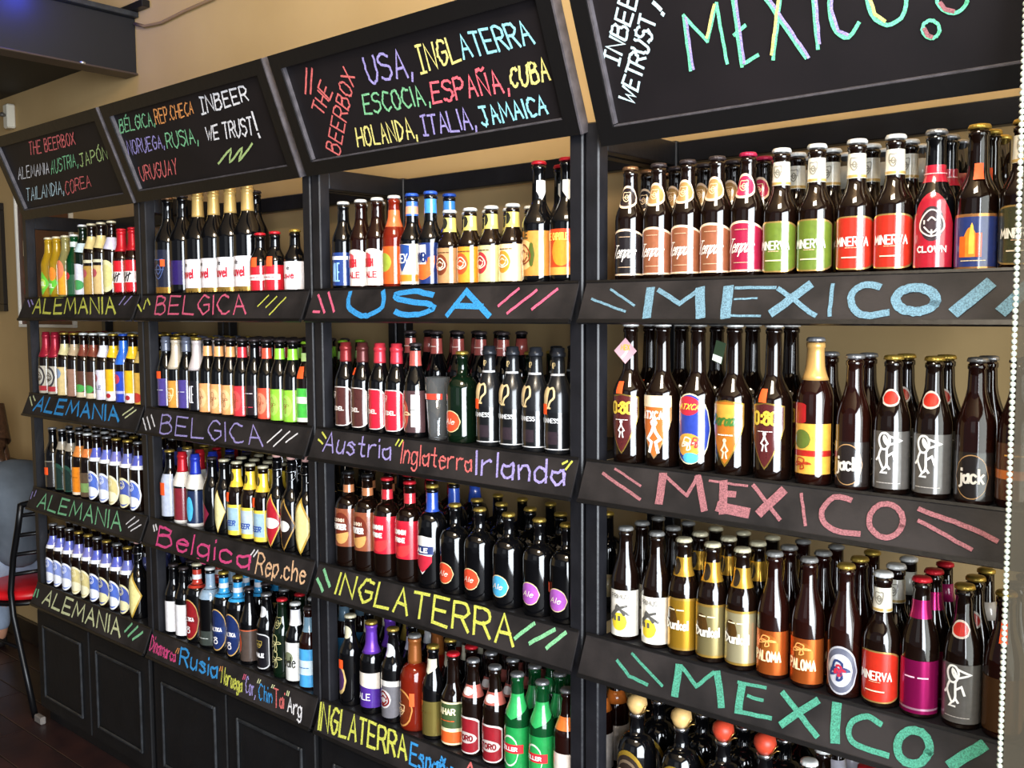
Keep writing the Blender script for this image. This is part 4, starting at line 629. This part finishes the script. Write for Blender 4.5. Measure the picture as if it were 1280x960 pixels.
D('hexgold', 'dark bottle with gold-edged diamond label', 'swing', 'black', None, [('diamond', .0, .62, 66, 'b8963e'), ('diamond', .05, .57, 56, 'e2d690')], (), (), x=('swing',))
D('hexdark', 'dark swing-top bottle with dark diamond label', 'swing', 'black', None, [('diamond', .0, .58, 66, 'a8823e'), ('diamond', .03, .55, 58, '241a18'), ('oval', .22, .34, 34, 'e8e4e0')], (), (), x=('swing',))
D('hexred', 'dark swing-top bottle with red diamond label', 'swing', 'black', None, [('diamond', .0, .60, 66, 'c8a04a'), ('diamond', .03, .57, 58, 'a8202c'), ('oval', .22, .34, 46, 'f0e8e4')], (), (), x=('swing',))
D('whiteblue', 'short dark bottle, pale label, red sticker', 'long', 'black', 'gold', [('rect', .06, .66, 70, 'b4bcd0')], (), (), k=(.36, .54, 24, -8))
D('redwhite', 'white-necked bottle with red foil', 'long', 'black', None, [('rect', .02, .50, 85, '7c2630'), ('rect', .0, .05, 85, 'd8d4d0'), ('slant', .50, .72, 179, 'dcd6cc')], (), (), foil=('c8202c', .72, 1.003))
D('bluewhite', 'white-necked bottle with blue foil', 'long', 'black', None, [('rect', .02, .50, 85, '1f2c4c'), ('oval', .08, .42, 24, '4ab0d8', 4), ('slant', .50, .72, 179, 'dcd6cc'), ('rect', .0, .05, 85, 'd8d4d0')], (), (), foil=('2a3cb8', .72, 1.003))
D('plaindark', 'plain dark bottle with maroon diamond label', 'long', 'black', 'dark', [('diamond', .04, .44, 50, '7a2038', -24)], (), ())
D('creamdia', 'dark bottle with cream pointed oval label', 'long', 'black', 'cream', [('diamond', .02, .60, 50, 'c8a850'), ('diamond', .04, .58, 46, 'e6dca0')], (), ())
def beer(key, colr, d, kk=None): D(key, d, 'long', 'brown', 'cream', [('rect', .04, .44, 85, 'e8cc4a'), ('rect', .10, .40, 60, colr, -10)], [('rect', .67, .90, 110, 'f0c83a'), ('oval', .74, .86, 30, '4a4020', -14)], [('BEER', '2c4a9a', .20, .014, .034, .003, .2)], k=kk)
beer('y_beer', 'b8c8d8', 'brown bottle with yellow and blue label'); beer('y_beer_k', '9ab8c8', 'brown bottle, yellow label, orange sticker', (.48, .60, 18, -20))
D('whitebare', 'slim dark bottle with blank white label', 'long', 'black', 'dark', [('rect', .04, .48, 60, 'ece9ec')], (), ())
def ovalr(key, c1, c2, d, cap, nk): D(key, d, 'round', 'black', cap, [('oval', .04, .56, 58, 'c8a060'), ('oval', .055, .545, 54, c1), ('rect', .26, .34, 50, c2)], [('rect', .70, .94, 120, nk), ('rect', .80, .86, 120, 'e0e0e4')], [('BALTIKA', 'f2ecec', .31, .011, .042, .0026), ('8', 'f2ecec', .17, .02, .012, .003)])
ovalr('r_red', '8c1c22', '7c1a20', 'dark bottle with red oval label', 'cream', 'b8382a'); ovalr('r_blue', '1c2c5c', '24386e', 'dark bottle with dark blue oval label', 'gold', '3aa0dc')
D('silverneck', 'dark bottle with speckled silver neck', 'round', 'black', 'white', [('rect', .04, .22, 80, '3a403c')], [('rect', .62, .94, 120, '8aa0b4')], [('----', 'c8ccc8', .13, .01, .035, 0.0022)])
D('ringor', 'dark bottle with orange ring on label', 'slim', 'black', 'dark', [('rect', .05, .46, 85, '4c403a'), ('oval', .14, .42, 26, 'e85a28', -34), ('oval', .20, .35, 15, '4c403a', -34), ('rect', .445, .46, 85, 'b85a3a')], (), ())
D('whiteout', 'black bottle with white outlined label', 'long', 'black', 'silver', [('round', .04, .50, 60, 'c8c8ca'), ('round', .055, .485, 55, '15141a')], [('oval', .70, .84, 50, 'd0d0d2')], [('PALE', 'f0eef0', .22, .010, .03, .0036), ('@crest', 'b8a050', .36, .02, .02, .0014)])
D('etched', 'dark green bottle with etched gold pattern', 'long', 'dgreen', 'red', (), (), [('@flower', 'c8c08a', .45, .05, .03, .0016), ('@flower', 'c8c08a', .25, .05, .034, .0016), ('@crest', 'b8b07a', .70, .03, .02, .0012)])
D('whitebig', 'dark bottle with white body and neck labels', 'long', 'black', 'white', [('rect', .04, .52, 80, 'e0e0dc'), ('oval', .26, .40, 30, '7a8064', -8)], [('rect', .72, .92, 110, 'ece9ec')], [('pale', '2a2a26', .28, .03, .034, .003)])
D('bluestr', 'brown bottle with light blue striped label', 'long', 'redbrown', 'dark', [('rect', .03, .50, 85, '4aa0dc'), ('rect', .18, .36, 85, 'c8dcea')], [('rect', .70, .88, 110, '6a8aa0')], [('----', '2c6aa8', .27, .02, .03, 0.0022)])

PARTC = {}
def tree_new(key):
    """the first bottle of a product; returned as an unlabelled Empty with its parts"""
    p = Pd[key]; f = p['f']; H = FAM[f][0]
    r = bpy.data.objects.new('beer_bottle', None); col.objects.link(r); r.empty_display_size = .03
    link('glass_body', body_mesh(f, p['g']), r)
    if p['c']: link('crown_cap', cap_mesh(f, p['c']), r)
    lab = None
    def P(q, lay, name, par):
        sh, z0, z1, half, c = q[:5]; dth = q[5] if len(q) > 5 else 0; fin = q[6] if len(q) > 6 else 0
        return patch(f, sh, z0, z1, half, lay, dth).build(name, ink(c, fin), par)
    lowest = None
    for i, q in enumerate(p['b']):
        if i == 0: lab = P(q, 0, 'label', r)
        else: P(q, i, 'label_print', lab)
    nl = None
    for i, q in enumerate(p['n']):
        if i == 0: nl = P(q, 0, 'neck_label', r)
        else: P(q, i, 'label_print', nl)
    for q in p['t']:
        t, c, zc, h, w, wt = q[:6]; sh = q[6] if len(q) > 6 else 0; dth = q[7] if len(q) > 7 else 0
        par = (nl if zc > .58 and nl is not None else lab) or r
        letter(f, t, zc, h, w, wt, sh, dth, 6).build('lettering', ink(c), par)
    if p['foil']:
        c, z0, z1 = p['foil']; H0 = z0*H; H1 = z1*H; n = 7; rl = FAM[f][5]
        pr = [(rad(f, H0+(min(H1, H-.02)-H0)*i/n)+.0009, H0+(min(H1, H-.02)-H0)*i/n) for i in range(n+1)]
        if z1 > .9: pr += [(rl+.0035, H-.018), (rl+.0035, H-.011), (rl+.0012, H-.009), (rl+.0012, min(H1, H-.0085) if z1 < 1 else H-.001)]
        if z1 >= 1: pr += [(rl-.003, H+.0006), (.002, H+.0008)]
        elif p['c'] is None: pr += [(rl+.0024, H-.004), (rl+.001, H), (.002, H+.001)]
        MB().lathe(pr, 24).build('foil', mat('foil_'+c, c, .3, .35), r)
    elif p['c'] is None and not p['x']:
        link('crown_cap', cap_mesh(f, 'dark'), r)
    if p['k']:
        z0, z1, half, dth = p['k']; patch(f, 'rect', z0, z1, half, 8, dth).build('price_sticker', mat('fluorescent_orange', OR, .55), r)
    for x in p['x']:
        rl = FAM[f][5]
        if x == 'swing':
            MB().lathe([(rl-.002, H-.003), (rl+.001, H), (rl+.0015, H+.008), (rl-.003, H+.013), (.002, H+.014)], 18).build('stopper', mat('stopper_red', 'd8a8a0', .35), r)
            w = MB(); 
            for s_ in (-1, 1): w.tube([(s_*.017, 0, H-.035), (s_*.019, .004, H-.012), (s_*.013, .002, H+.006), (0, 0, H+.009)], .0011, 6)
            w.tube([(-.017, 0, H-.035), (-.012, -.014, H-.036), (0, -.018, H-.037), (.012, -.014, H-.036), (.017, 0, H-.035), (.021, -.006, H-.055), (.012, -.021, H-.062)], .0011, 6)
            w.build('wire_bail', mat('steel_wire', 'c8c8cc', .25, 1), r)
        if x.startswith('ball'):
            c = {'ball_cream': 'd8b070', 'ball_red': 'c8442c'}[x]
            MB().lathe([(rl+.001, H-.006), (.0175, H+.0), (.0215, H+.010), (.0195, H+.021), (.012, H+.028), (.002, H+.030)], 20).build('stopper', mat('stopper_'+c, c, .4, var=.15, vscale=60), r)
            MB().lathe([(rl+.002, H-.016), (rl+.0035, H-.012), (rl+.002, H-.007)], 16).build('collar', mat('steel_wire', 'c8c8cc', .25, 1), r)
            w = MB().tube([(.014, -.012, H-.012), (.022, -.008, H+.008), (.027, -.004, H+.014)], .0009, 6); w.tube([(.014, -.01, H-.008), (.024, -.002, H+.002), (.030, 0, H+.002)], .0009, 6)
            w.build('wire_tie', mat('gold_wire', 'c8a860', .3, 1), r)
        if x == 'pinktag':
            tg = MB(); z = H*.80; s_ = .026
            tg.prism([(0, z-s_), (s_, z), (0, z+s_), (-s_, z)], 'y', -.0215, -.0208); q = tg.build('neck_tag', mat('pink_card', 'd8a8b0', .5, var=.1), r); q['label'] = 'pink diamond tag on the neck'
            ribbons([[(-.010+a*.020, z+.002+b*.010) for a, b in pl] for pl in text_lines('MEX')], .0022, lambda x, y, l: (x, -.0217-.00004*l, y)).build('lettering', ink('e8c04a'), q)
            ribbons([[(-.008, z-.014), (0, z-.006), (.004, z+.0)]], .005, lambda x, y, l: (x, -.0217, y)).build('printed_mark', ink('f4eeee'), q)
        if x == 'greentag':
            z = H*.81; tg = MB().prism([(-.037, z-.016), (-.017, z-.024), (-.008, z+.016), (-.028, z+.022)], 'y', -.0185, -.0178); q = tg.build('neck_tag', mat('green_card', '2a3a26', .5), r); q['label'] = 'dark green tag on the neck'
            MB().prism([(-.036, z-.015), (-.018, z-.022), (-.0155, z-.010), (-.034, z-.004)], 'y', -.0192, -.0188).build('barcode_patch', ink('e4e4de'), q)
    return r
def copy_tree(o, parent=None):
    c = o.copy(); col.objects.link(c); c.parent = parent
    for ch in list(o.children): copy_tree(ch, c)
    return c

BMIN = .038
# front rows: (picture column, product) per shelf, left to right
ROWS = {
 (0,0): [(62,'lime1'),(72,'lime2'),(83,'mango'),(94,'greenw'),(105,'whitegreen'),(116,'g_tan'),(128,'g_cream'),(141,'creamround'),(153,'redtally'),(167,'redtally')],
 (1,0): [(209,'bigdark'),(228,'bigdark2'),(246,'bigwhite'),(266,'bigwhite'),(287,'bigwhite'),(308,'bigwhite'),(325,'redlab'),(344,'redlab'),(369,'whitesm')],
 (2,0): [(430,'lightblue'),(456,'whitered'),(473,'whitered'),(494,'orangewhite'),(513,'bluehex'),(536,'blueneck'),(561,'c_brown'),(588,'c_orange'),(616,'c_green'),(645,'c_cream'),(678,'pineap'),(711,'chipotle')],
 (3,0): [(788,'t_black'),(823,'t_copper'),(860,'t_copper'),(895,'t_copper'),(934,'t_red'),(976,'m_green'),(1020,'m_green'),(1070,'m_red'),(1118,'m_red'),(1168,'clown'),(1224,'castle'),(1275,'m_dark')],
 (0,1): [(59,'redfoil'),(70,'redfoil'),(82,'tanl'),(94,'tanbrown'),(106,'brgreen'),(118,'brgreen'),(131,'whitel'),(143,'yellowl'),(156,'bluel'),(168,'yellowl'),(178,'yellowred')],
 (1,1): [(202,'purplel_k'),(215,'orangegold'),(228,'purplel'),(241,'blackw'),(255,'p_peach'),(270,'p_peach'),(285,'p_peach'),(300,'p_red'),(314,'darktxt'),(330,'p_redor'),(347,'p_lime'),(363,'p_lime'),(378,'greenwh')],
 (2,1): [(433,'e_brown'),(454,'e_brown_k'),(476,'e_red'),(496,'e_red'),(520,'pattern'),(578,'o_green'),(612,'stout_k'),(641,'stout'),(670,'stout'),(698,'stout_k')],
 (3,1): [(788,'shield_tag'),(828,'shield_or'),(872,'tropic'),(917,'shield_gold'),(966,'shield'),(1018,'goldneck'),(1067,'jack'),(1115,'bird'),(1166,'bird'),(1222,'jack'),(1270,'amberrow')],
 (0,2): [(67,'darkor'),(79,'dgreenl'),(90,'dgreenl'),(101,'orangl'),(111,'dullgr'),(122,'f_blue'),(135,'f_pale'),(147,'f_cream'),(161,'f_creamb'),(174,'f_blue')],
 (1,2): [(213,'whiteblue'),(229,'redwhite'),(245,'bluewhite'),(266,'plaindark'),(281,'creamdia'),(297,'y_beer_k'),(314,'y_beer'),(331,'y_beer_k'),(348,'hexred'),(366,'hexdark'),(382,'hexgold')],
 (2,2): [(434,'porter'),(460,'porter'),(484,'pride'),(513,'pride'),(542,'blueshield'),(568,'o_red'),(600,'o_red'),(636,'o_blue'),(675,'o_purple'),(708,'o_purple_k')],
 (3,2): [(782,'wbird'),(821,'wbird'),(856,'b_gold'),(889,'b_silver'),(926,'b_cream'),(967,'orangel'),(1010,'orangel'),(1056,'roundl'),(1102,'m_red'),(1150,'magenta'),(1206,'bird'),(1252,'plainamber')],
 (0,3): [(66,'f_pale'),(77,'f_pale'),(88,'f_pale'),(100,'f_cream'),(112,'f_cream'),(123,'f_blue'),(135,'f_creamb'),(148,'f_blue'),(161,'f_creamb'),(174,'hexgold')],
 (1,3): [(213,'whitebare'),(226,'whitebare'),(243,'r_red'),(259,'silverneck'),(277,'r_blue'),(294,'r_blue'),(312,'ringor'),(334,'whiteout'),(354,'etched'),(371,'whitebig'),(386,'bluestr')],
 (2,3): [(439,'cream_or'),(465,'purple'),(492,'skull'),(519,'honey'),(542,'goldlab'),(567,'pear'),(592,'redround'),(619,'redround'),(647,'greenb'),(678,'greenb'),(709,'whiteor')],
 (3,3): [(796,'ring_cream'),(851,'ring_cream'),(903,'ring_red'),(955,'ring_red'),(1010,'whitel'),(1065,'pear'),(1112,'greenb'),(1180,'ring_red'),(1240,'ring_red')],
}
DEPTH = {(3,2): 3, (0,0): 1, (1,0): 1, (2,0): 2, (3,0): 3, (3,1): 2}
SECOND = {(2,1): [(512,'redneck'),(545,'redneck'),(572,'redneck'),(600,'redneck'),(628,'redneck'),(660,'o_green'),(695,'stout')], (0,0): [], (1,0): [(372,'redlab'),(240,'bigdark2')]}
ORD = ['first', 'second', 'third', 'fourth', 'fifth', 'sixth', 'seventh', 'eighth', 'ninth', 'tenth', 'eleventh', 'twelfth', 'thirteenth']
SHN = dict(SN); SHN[3, 3] = 'lowest right'; SHN[2, 1] = 'Austria'; SHN[0, 3] = 'cream ALEMANIA'; SHN[1, 3] = 'Rusia'; SHN[2, 3] = 'lowest INGLATERRA'; SHN[1, 2] = 'Rep.che'; SHN[2, 2] = 'third INGLATERRA'
def relax(xs, rs, lo, hi):
    xs = list(xs)
    for _ in range(400):
        for i in range(len(xs)-1):
            g = rs[i]+rs[i+1]+.0012-(xs[i+1]-xs[i])
            if g > 0: xs[i] -= g*.5; xs[i+1] += g*.5
        for i in range(len(xs)): xs[i] = max(lo+rs[i], min(hi-rs[i], xs[i]))
    return xs
FIRST = {}
TURN = [12, 10, 7, 5]
BK = dict(shield_tag='shield', shield_gold='shield_or', goldneck='jack', purplel_k='purplel', e_brown_k='e_brown', stout_k='stout', y_beer_k='y_beer', o_purple_k='o_purple', plainamber='amberrow', whiteblue='blackw')
def place_bottle(key, x, y, z, label, group, turn=0):
    if key in FIRST: o = copy_tree(FIRST[key])
    else: o = tree_new(key); FIRST[key] = o
    for kk in ('label',): 
        if kk in o: del o[kk]
    o.location = (x, y, z); o.rotation_euler.z = R(random.uniform(-6, 6)+turn)
    tag(o, label, 'bottle', group); return o
back = []; second = []
for r in range(4):
    for k in range(4):
        L = ROWS[k, r]; z = ZS[r]; n = len(L)
        rs = [FAM[Pd[p]['f']][1]+.0006 for _, p in L]; ys = [.004+max(.030, a)+.004 for a in rs]
        lo, hi = k*W+.040, (k+1)*W-.040
        xs0 = [at(u, z+.1, y) for (u, _), y in zip(L, ys)]
        tot = sum(2*a+.0012 for a in rs)
        if tot > hi-lo: print('ROW TOO FULL', k, r, round(tot-hi+lo, 3))
        if (k, r) == (2, 1):     # leave the gap where the tumbler stands
            j = 5; xt = at(547, z+.06, .045)
            A = relax(xs0[:j], rs[:j], lo, xt-.034); B = relax(xs0[j:], rs[j:], xt+.034, hi); xs = A+B
        else: xs = relax(xs0, rs, lo, hi)
        print('dev', k, r, round(max(abs(a-b) for a, b in zip(xs, xs0)), 3))
        nm = SHN[k, r]; grp = 'bottles on the %s shelf' % nm
        for i, ((u, p), x, y) in enumerate(zip(L, xs, ys)):
            place_bottle(p, x, y, z, '%s, %s from left at front, %s shelf' % (Pd[p]['d'], ORD[i], nm), grp, 0 if p == 'bigwhite' else TURN[k])
        # rows behind
        D_ = DEPTH.get((k, r), 4)
        yy = [y+a for y, a in zip(ys, rs)]
        if (k, r) in SECOND:
            L2 = [(at(u, z+.2, .115), p) for u, p in SECOND[k, r]]; l2 = 1
            rr = [FAM[Pd[p]['f']][1]+.0006 for _, p in L2]; X2 = relax([a for a, _ in L2], rr, lo, hi) if L2 else []
            for j, (x, (_, p), a) in enumerate(zip(X2, L2, rr)): second.append((k, r, x, max(yy)+a+.002, z, p, -1-j))
            if (k, r) == (2, 1):
                for x, (_, p), a in zip(X2, L2, rr): back.append((x, max(yy)+3*a+.004, z, p))
            continue
        for i, ((u, p), x) in enumerate(zip(L, xs)):
            y = yy[i]
            for d in range(1, D_):
                a = rs[i]; y += a+.0015
                if y+a > .293 or (u, p) == (0, ''): break
                jx = random.uniform(-.0004, .0004); p = BK.get(p, p)
                (second if d == 1 else back).append((k, r, x+jx, y, z, p, i) if d == 1 else (x+jx, y, z, p))
                y += a
second.sort(key=lambda s: (s[0] == 0, s[1] == 3 and s[0] > 1, -s[0]))
nf = sum(len(v) for v in ROWS.values()); room_ = 298-nf
print('front', nf, 'second', len(second), 'back', len(back))
for s_ in second[:room_]:
    k, r, x, y, z, p, i = s_
    nm = SHN[k, r]
    if i < 0: lb = '%s, %s from left in second row, %s shelf' % (Pd[p]['d'], ORD[-1-i], nm)
    else: lb = '%s, second row behind %s bottle, %s shelf' % (Pd[p]['d'], ORD[i], nm)
    place_bottle(p, x, y, z, lb, 'second-row bottles on the %s shelf' % nm if i >= 0 else 'second-row bottles on the %s shelf' % nm)
for s_ in second[room_:]: back.append((s_[2], s_[3], s_[4], s_[5]))
mb = MB(); mats = []; mi = {}
def mid(m):
    if m.name not in mi: mi[m.name] = len(mats); mats.append(m)
    return mi[m.name]
for x, y, z, p in back:
    q = Pd[p]; f = q['f']; H, Rr, z0, z1, rn, rl, ex = FAM[f]
    zs = [0, .004, z0]+[z0+(z1-z0)*t for t in (.2, .4, .6, .8)]+[z1, H-.004]
    mb.lathe([(rad(f, a), a) for a in zs], 14, x, y, z, mi=mid(glass(q['g'])))
    cm = capm(q['c']) if q['c'] else (mat('foil_'+q['foil'][0], q['foil'][0], .3, .35) if q['foil'] else capm('cream'))
    mb.lathe([(rl+.0026, H-.0075), (rl+.0022, H-.003), (rl-.003, H), (.002, H+.0004)], 14, x, y, z, mi=mid(cm))
    if q['n']:
        c = q['n'][0]; mb.lathe([(rad(f, a*H)+.0006, a*H) for a in (c[1], (c[1]+c[2])/2, c[2])], 14, x, y, z, mi=mid(ink(c[4])))
    if q['foil']:
        c = q['foil']; mb.lathe([(rad(f, a*H)+.0008, a*H) for a in (c[1], (c[1]+.95)/2, .95)], 14, x, y, z, mi=mid(cm))
    if q['b']:
        c = q['b'][0]; mb.lathe([(rad(f, a*H)+.0006, a*H) for a in (c[1], c[2])], 14, x, y, z, mi=mid(ink(c[4])))
o = mb.build('back_row_bottles', mats)
tag(o, 'dark capped bottles filling the rear rows of all the shelves', 'bottles', kind='stuff')

# glass tumbler on the Austria shelf
z = ZS[1]; tx = at(547, z+.06, .045)
g = empty('glass_tumbler', (tx, .045, z), 'clear glass tumbler with a red band on the Austria shelf', 'glass')
MB().lathe([(.0225, 0), (.0225, .002), (.031, .150), (.0295, .150), (.0215, .008), (.002, .006)], 28).build('glass_wall', mat('clear_glass', 'e8edf2', .06, trans=.93, ior=1.45, coat=.5), g)
n = 16; vs = []; 
for i in range(n+1):
    th = R(-75+i*9)
    for zz in (.098, .112): rr = .0228+zz*.0567+.0008; vs.append((rr*math.sin(th), -rr*math.cos(th), zz))
q = MB(); q.add(vs, [(2*i, 2*i+2, 2*i+3, 2*i+1) for i in range(n)], True); q.build('red_band', ink('d8402e'), g)

# ------------------------------------------------------------------ glass partition at the right with a beaded edge
gp = empty('glass_partition', (3.494, -.10, .02), 'frosted glass partition with a beaded edge at far right', 'partition')
gm = bpy.data.materials.new('frosted_pane'); gm.use_nodes = True; nt = gm.node_tree; b = nt.nodes['Principled BSDF']
b.inputs['Base Color'].default_value = lin('554f44'); b.inputs['Roughness'].default_value = .28
tr = nt.nodes.new('ShaderNodeBsdfTransparent'); tr.inputs[0].default_value = (.86, .86, .82, 1); mx = nt.nodes.new('ShaderNodeMixShader'); mx.inputs[0].default_value = .45
nt.links.new(tr.outputs[0], mx.inputs[1]); nt.links.new(b.outputs[0], mx.inputs[2]); nt.links.new(mx.outputs[0], nt.nodes['Material Output'].inputs['Surface'])
MB().box(.005, .62, -.003, .003, 0, 2.75).build('pane', gm, gp)
bd = MB()
import itertools
nb = 300
bead = [(.0008, -.0042), (.0036, -.0026), (.0046, 0), (.0036, .0026), (.0008, .0042)]
for i in range(nb): bd.lathe(bead, 6, 0, 0, .2+i*.0086)
bo = bd.build('beaded_edge', mat('bead_glass', 'cfd8cc', .15, .2, spec=.8), gp); bo['kind'] = 'stuff'
tag(MB().box(-.02, .66, -.03, .03, 0, .02, .003).build('rail', FRAME, gp)); bpy.data.objects['rail'].location = (0, 0, -.02)

# ------------------------------------------------------------------ chair and seated customer at far left
CH = mat('chair_black_metal', '0e0e10', .35, .3); RED = mat('red_vinyl', 'c4141c', .35, bump=.1, bscale=20)
c = empty('cafe_chair', (-.42, .155, 0), 'black metal ladder-back chair with red seat beside leftmost shelf', 'chair'); c.scale = (1, 1, .95)
for yy in (-.17, .17):
    MB().tube([(.385, yy, 0), (.30, yy, .20), (.215, yy, .40), (.20, yy, .50), (.24, yy, .66), (.30, yy, .80), (.335, yy, .90)], .0125, 10).build('rear_leg', CH, c)
    MB().tube([(-.24, yy, 0), (-.22, yy, .2), (-.20, yy, .42)], .012, 10).build('front_leg', CH, c)
    MB().tube([(.27, yy, .27), (-.215, yy, .24)], .007, 8).build('side_stretcher', CH, c)
for zz in (.58, .67, .76, .85):
    X = {.58: .222, .67: .245, .76: .285, .85: .318}[zz]
    MB().tube([(X, -.17, zz), (X+.022, -.06, zz), (X+.022, .06, zz), (X, .17, zz)], .009, 8).build('back_slat', CH, c)
MB().tube([(.33, -.17, .895), (.35, -.05, .915), (.35, .05, .915), (.33, .17, .895)], .0125, 10).build('top_rail', CH, c)
MB().lathe([(.19, .415), (.205, .42), (.205, .435), (.19, .44)], 28).build('seat_frame', CH, c)
MB().lathe([(.19, .4405), (.212, .450), (.214, .468), (.19, .485), (.10, .492), (.01, .494)], 32).build('seat_cushion', RED, c)
def skin(name, verts, edges, radii, m, parent, sub=2, root=0):
    me = bpy.data.meshes.new(name); me.from_pydata(verts, edges, []); o = link(name, me, parent)
    sk = o.modifiers.new('skin', 'SKIN'); sk.use_smooth_shade = True
    for i, rr in enumerate(radii):
        rr = rr if isinstance(rr, tuple) else (rr, rr)
        me.skin_vertices[0].data[i].radius = rr; me.skin_vertices[0].data[i].use_root = (i == root)
    ss = o.modifiers.new('sub', 'SUBSURF'); ss.levels = sub; ss.render_levels = sub
    dg = bpy.context.evaluated_depsgraph_get(); e = o.evaluated_get(dg); nm = bpy.data.meshes.new_from_object(e)
    o.modifiers.clear(); o.data = nm; nm.materials.clear(); nm.materials.append(m)
    for p in nm.polygons: p.use_smooth = True
    return o
per = empty('person', (-.555, .135, -.008), 'seated person in grey shirt and jeans with long brown hair', 'person')
per.scale = (.93, .93, .93); SKN = mat('skin', 'c08a6c', .5, var=.05); SHIRT = mat('grey_shirt_cloth', '59616b', .9, bump=.5, bscale=18, var=.12, vscale=12); JEAN = mat('light_blue_jeans', '8c99ad', .85, bump=.2, bscale=80, var=.1, vscale=20)
V = []; E_ = []; Rd = []
def node(p, r, par=None):
    V.append(p); Rd.append(r); i = len(V)-1
    if par is not None: E_.append((par, i))
    return i
pel = node((0, 0, .575), .085); sp1 = node((.035, 0, .72), .075, pel); sp2 = node((.03, 0, .88), .075, sp1); sp3 = node((-.03, 0, .935), .045, sp2); nk = node((-.14, 0, 1.03), .040, sp3); hd0 = node((-.21, 0, 1.08), .052, nk)
hd1 = node((-.26, 0, 1.15), .085, hd0); hd2 = node((-.26, 0, 1.22), .07, hd1); node((-.35, 0, 1.12), .016, hd1)
for s_ in (-1, 1):
    sh = node((-.09, s_*.13, .94), .028, sp3); el = node((-.12, s_*.157, .74), .036, sh); wr = node((-.30, s_*.13, .72), .022, el); pa = node((-.365, s_*.115, .715), .024, wr)
    for q in range(4):
        f1 = node((-.41, s_*(.085+q*.019), .712), .0085, pa); f2 = node((-.435-.004*(q in (1, 2)), s_*(.085+q*.019), .700), .0078, f1); node((-.448, s_*(.085+q*.019), .682), .0068, f2)
    th = node((-.375, s_*.075, .705), .009, pa); node((-.40, s_*.058, .695), .008, th)
    hp = node((-.04, s_*.085, .565), .082, pel); kn = node((-.42, s_*.10, .53), .058, hp); an = node((-.46, s_*.10, .10), .036, kn); ft = node((-.50, s_*.10, .045), .034, an); node((-.60, s_*.10, .035), .028, ft)
skin('body', V, E_, Rd, SKN, per)
tv = [(0, 0, .555), (.042, 0, .68), (.045, 0, .84), (-.03, 0, .95), (-.12, 0, 1.01)]; te = [(0, 1), (1, 2), (2, 3), (3, 4)]; tr_ = [(.112, .165), (.108, .150), (.112, .165), (.085, .140), (.052, .055)]
for s_ in (-1, 1):
    i = len(tv); tv += [(-.09, s_*.145, .965), (-.11, s_*.155, .86), (-.12, s_*.160, .74), (-.285, s_*.135, .722)]; te += [(3, i), (i, i+1), (i+1, i+2), (i+2, i+3)]; tr_ += [.062, .056, .052, .034]
skin('shirt', tv, te, tr_, SHIRT, per)
jv = [(0, 0, .56)]; je = []; jr = [.112]
for s_ in (-1, 1):
    i = len(jv); jv += [(-.04, s_*.085, .575), (-.40, s_*.10, .54), (-.45, s_*.10, .30), (-.46, s_*.10, .10)]; je += [(0, i), (i, i+1), (i+1, i+2), (i+2, i+3)]; jr += [.090, .068, .052, .046]
skin('jeans', jv, je, jr, JEAN, per)
for s_ in (-1, 1): skin('shoe', [(-.45, s_*.10, .05), (-.52, s_*.10, .038), (-.62, s_*.10, .034)], [(0, 1), (1, 2)], [.045, .042, .034], mat('dark_shoe', '1a1614', .5), per)
HAIR = mat('brown_hair', '3c2618', .45, bump=.6, bscale=90, var=.3, vscale=60)
skin('hair', [(-.265, 0, 1.19), (-.28, 0, 1.26), (-.24, 0, 1.14), (-.18, 0, 1.07), (-.085, 0, 1.02), (-.22, -.05, 1.08), (-.14, -.04, 1.02), (-.22, .05, 1.08), (-.14, .04, 1.02)], [(0, 1), (0, 2), (2, 3), (3, 4), (2, 5), (5, 6), (2, 7), (7, 8)], [.10, .05, .075, .045, .022, .035, .022, .035, .022], HAIR, per)
